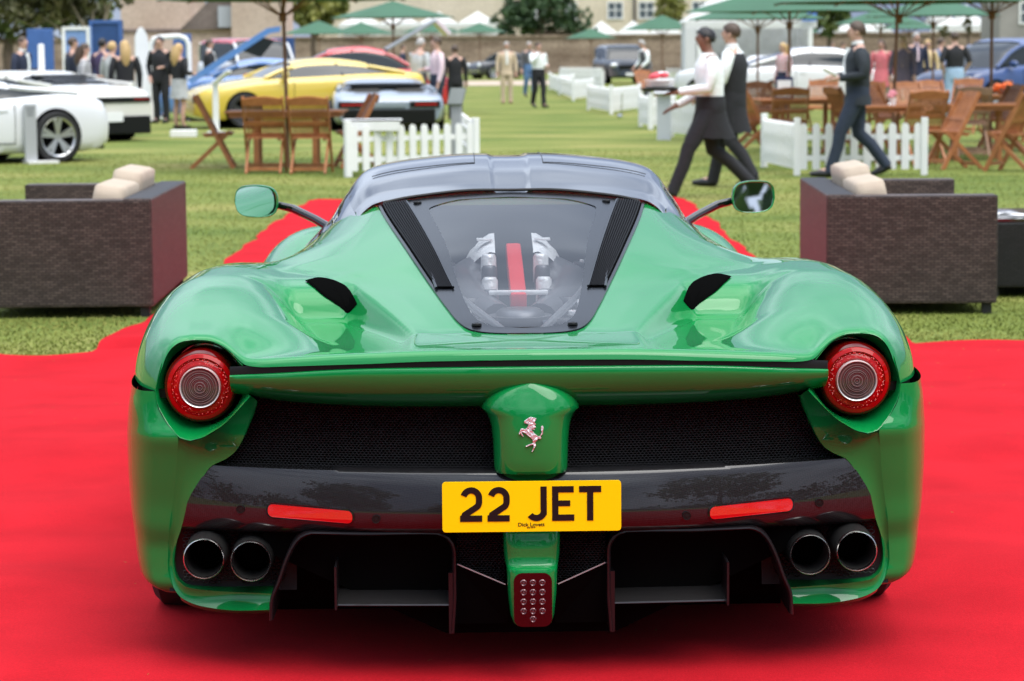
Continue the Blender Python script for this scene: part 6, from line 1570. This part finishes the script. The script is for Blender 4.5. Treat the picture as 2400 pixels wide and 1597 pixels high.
def pu(u, Y): return (AT(u, 120, Y).x, Y, 0)
LFT, RGT, FRONT, BACK = -math.pi / 2, math.pi / 2, 0.0, math.pi
# the walking waiter nearest to us, with his plates
p = G(1665, 462)
w1 = person((p.x, p.y, 0), LFT + .12, 'waiter in white shirt and long black apron striding left with a stack of white plates', WHTC, BLKC, HBLK, SKIN2, 1.68, arms=(((.24, -.05, 1.12), (.13, -.36, 1.08)), ((.27, -.02, 1.08), (.20, -.33, .93))), stride=1.05, skirt=(BLKC, .60, -.012), build=1.16, lean=.06, near=True)
kx = .96
t = thing('serving_tray', 'dark round serving tray with white plates and red napkins held by the walking waiter', 'tray', (p.x - .50, p.y - .06, 1.06))
MB().lathe([(0, -.01), (.17, -.01), (.20, .012), (.195, .02), (.16, .0), (0, .0)], 24).obj('tray', BLACKM, t)
for k in range(3): MB().lathe([(.06, .005 + .03 * k), (.14, .02 + .03 * k), (.16, .035 + .03 * k), (.15, .036 + .03 * k), (.0, .015 + .03 * k)], 22).obj('plate', WHITEP, t)
q = MB()
for k in range(7): q.ball((random.uniform(-.1, .1), random.uniform(-.08, .08), .12 + random.uniform(0, .03)), (.05, .04, .025), 8, 5)
q.obj('napkins', mat('napkin_red', (.62, .08, .10), rough=.7), t)
MB().ball((0.02, .03, .15), (.08, .06, .03), 8, 5).obj('napkin', WHITEP, t)
person(pu(1716, 27.4), LFT - .35, 'second waiter in black waistcoat walking just behind the waiter with the plates', WHTC, BLKC, HBRN, SKIN1, 1.74, arms=('low', 'down'), stride=-.6, vest=BLKC, collar=WHTC, skirt=(BLKC, .58, -.01), build=1.1, near=True)
p = AT(2008, 408, 29.4); p.z = 0
person((p.x, p.y, 0), LFT - .05, 'man in dark suit jacket and dark jeans striding left past the right picket fence', CHAC, DJEA, HBRN, SKIN1, 1.77, arms=(((.26, .05, 1.14), (.18, -.22, 1.10)), ((.27, .06, 1.14), (.16, -.22, 1.12))), stride=.78, shirt=WHTC, jacket_hem=CHAC, build=1.05, near=True)
t = thing('paper', 'folded white paper held by the man in the dark suit jacket', 'paper', (p.x - .30, p.y - .1, 1.17), .2); MB().box((0, 0, 0), (.24, .16, .012), Matrix.Rotation(.5, 3, 'Y')).obj('sheet', WHITEP, t, smooth=False)
# figures on the open lawn
p = G(1188, 243); person((p.x, p.y, 0), FRONT + .1, 'man in open beige jacket and beige trousers standing alone on the lawn', BEIC, BEIC, HGRY, h=1.72, shirt=WHTC, jacket_hem=None, shoe=mat('shoe_tan', (.28, .17, .10), rough=.5))
p = G(1262, 253); person((p.x, p.y, 0), FRONT + .5, 'far waiter in white shirt and black trousers walking towards us', WHTC, BLKC, HBRN, h=1.68, arms=('bent', 'up'), stride=.35, build=1.1)
person(pu(1240, 82), .3, 'person in dark top and jeans walking behind the far waiter', DGRY, JEAN, HGRY, stride=.4)
person(pu(1516, 74), LFT + .4, 'man in white shirt and grey waistcoat bending over beside the dark off-road vehicle', WHTC, DGRY, HGRY, arms=('low', 'low'), vest=DGRY, lean=.22)
# group at the left
person(pu(52, 48), RGT - .4, 'man in navy suit standing at the far left by the white marker post', NAVC, NAVC, HBRN, shirt=WHTC, arms=('bent', 'down'), h=1.8)
person(pu(170, 51), RGT + .5, 'man in navy jacket with his back half turned beside the striped top', NAVC, NAVC, HBRN, h=1.80)
person(pu(197, 46), RGT + .2, 'woman with long brown hair in a black and white striped top', STRP, BLKC, HBRN, h=1.66, hairstyle='long', arms=('bent', 'bent'))
person(pu(240, 52), BACK - .4, 'person in purple navy top standing between the striped top and the grey jacket', PURC, NAVC, HBLK, h=1.78)
person(pu(262, 49), RGT + .9, 'person in pale grey jacket next to the blonde woman in black', GRYC, DGRY, HBLD, h=1.70)
person(pu(292, 45.5), BACK + .3, 'blonde woman with long hair in black top and striped skirt', BLKC, None, HBLD, h=1.70, hairstyle='long', skirt=(STRP, .55, .06))
person(pu(366, 59), FRONT + .6, 'person in blue jeans partly hidden by the white totem sign', NAVC, JEAN, HBRN, h=1.75)
p = G(379, 289); person((p.x, p.y, 0), FRONT - .3, 'bearded man in black polo shirt and black trousers beside the totem sign', BLKC, BLKC, HBLK, SKIN1, 1.83, arms=('bent', 'pocket'), build=1.08)
p = G(422, 303); person((p.x, p.y, 0), BACK - .7, 'blonde woman in black top and grey skirt with bare legs near the low plinth', BLKC, None, HBLD, h=1.66, hairstyle='long', skirt=(GRYC, .62, .05), arms=('bent', 'bent'))
person(pu(490, 62), RGT + .3, 'man in dark suit in front of the red and white off-road vehicle', BLKC, BLKC, HBRN, h=1.80, shirt=WHTC)
# by the pale supercar
person(pu(980, 52), BACK - .7, 'man in grey beige shirt leaning by the pale supercar', GRYC, DGRY, HGRY, h=1.74, arms=('fwd', 'down'), lean=.1, build=1.05)
person(pu(1024, 49), LFT + .3, 'man in pale pink shirt and jeans beside the pale supercar', PNKC, DJEA, HBRN, h=1.74, arms=('down', 'bent'), build=1.05)
person(pu(1066, 56), BACK + .2, 'person in black behind the pink shirted man', BLKC, BLKC, HBRN, h=1.60)
person(pu(845, 98), FRONT, 'far visitor in dark jacket by the wall under the middle parasol', DGRY, DGRY, HBRN, h=1.72); person(pu(944, 92), RGT, 'far visitor in navy top beside the raised tailgate', NAVC, DJEA, HBRN, h=1.72)
# right hand group
person(pu(2238, 52), BACK + .15, 'man in black T-shirt and pale jeans seen from behind among the tables', BLKC, JEAL, HBRN, h=1.78, arms=('pocket', 'pocket'), sleeves=False, build=1.08)
person(pu(2116, 56), FRONT - .2, 'woman in dark patterned dress standing behind the flower pot', cloth('mauve_cloth', (.12, .09, .12)), None, HBLD, h=1.70, hairstyle='long', skirt=(cloth('mauve_cloth', (.12, .09, .12)), .6, .05))
person(pu(2147, 60), FRONT + .2, 'man in navy jacket with a mauve tie next to the dark dress', NAVC, NAVC, HGRY, h=1.82, shirt=PNKC)
person(pu(2174, 62), FRONT, 'woman in straw coloured top beside the navy jacket', YELC, BLKC, HBLD, h=1.66, hairstyle='long')
person(pu(2066, 60), FRONT - .4, 'woman in coral dress behind the brown parasol pole', CORC, None, HBRN, h=1.66, hairstyle='long', skirt=(CORC, .6, .06))
person(pu(1836, 58), LFT + .5, 'woman in red and white striped top in front of the white coupe', STRR, NAVC, HBLD, h=1.60, hairstyle='long')
person(pu(1952, 110), FRONT, 'far visitor in pale top beyond the white coupe, left of two', PNKC, DGRY, HBRN, h=1.72); person(pu(1976, 112), RGT, 'far visitor in black jacket beyond the white coupe, right of two', BLKC, BLKC, HBRN, h=1.74)
person(pu(2205, 64), RGT + .4, 'person in blue shirt behind the man in the black T-shirt', JEAN, DGRY, HBRN, h=1.70)
# ================================================================== trees behind the camera that show in the paint and glass, and an added post
for (x, y, h_, r_, sd_, lab) in ((-13, -24, 11, 4.2, 21, 'broad tree behind the viewpoint mirrored at the left of the bumper'), (-4.5, -34, 8, 3.2, 22, 'smaller tree behind the viewpoint mirrored left of the number plate'), (6.5, -38, 8, 3.0, 23, 'smaller tree behind the viewpoint mirrored right of the number plate'), (15, -20, 13, 5.5, 24, 'large tree behind the viewpoint mirrored at the right of the bumper'), (-26, -12, 12, 5, 25, 'tree far out to the left behind the viewpoint'), (27, -8, 12, 5, 26, 'tree far out to the right behind the viewpoint')):
    tree(Vector((x, y, 0)), lab, [((0, 0, h_ * .62), (r_, r_, h_ * .34)), ((r_ * .5, .5, h_ * .45), (r_ * .6, r_ * .6, h_ * .22)), ((-r_ * .5, -.4, h_ * .5), (r_ * .6, r_ * .6, h_ * .24)), ((0, 0, h_ * .85), (r_ * .5, r_ * .5, h_ * .15))], LEAFD if sd_ % 2 else LEAFM, 2600, .35, h_ * .4, .3, seed=sd_)
t = thing('added_lamp_post', 'slim dark lamp post added unseen behind the viewpoint for a dark line in the rear window', 'lamp post', (-.55, -9, 0))
MB().tube([(0, 0, 0), (0, 0, 7.5), (.3, 0, 7.9), (.9, 0, 8.0)], [.08, .06, .05, .04], 10).obj('post', BLACKM, t); MB().ball((1.0, 0, 7.95), (.3, .12, .07), 10, 6).obj('lamp_head', BLACKM, t)  # post put in out of view, only for the dark line of its reflection

# the line of trees and hedges further off behind the viewpoint
rg = np.random.RandomState(40); vs = []; fs = []
for k in range(60):
    cx = -95 + 190 * (k + rg.rand() * .7) / 60; hh = 4.5 + 5.5 * rg.rand(); cy = -52 - 12 * rg.rand() + .004 * cx * cx
    for q in range(170):
        p = np.array([cx, cy, 0]) + np.array([rg.normal() * 2.0, rg.normal() * 1.2, hh * (rg.rand() ** .8)])
        a = rg.normal(size=3); a /= np.linalg.norm(a); b_ = np.cross(a, rg.normal(size=3)); b_ /= np.linalg.norm(b_); s_ = .55 * (.6 + .8 * rg.rand()); i = len(vs)
        vs += [p - a * s_, p + b_ * s_ * .6, p + a * s_, p - b_ * s_ * .6]; fs.append((i, i + 1, i + 2, i + 3))
o = MB().add(vs, fs).obj('woods', LEAFD, smooth=False); o['kind'] = 'stuff'; o['label'] = 'line of dark trees and hedges far behind the viewpoint'; o['category'] = 'woods'
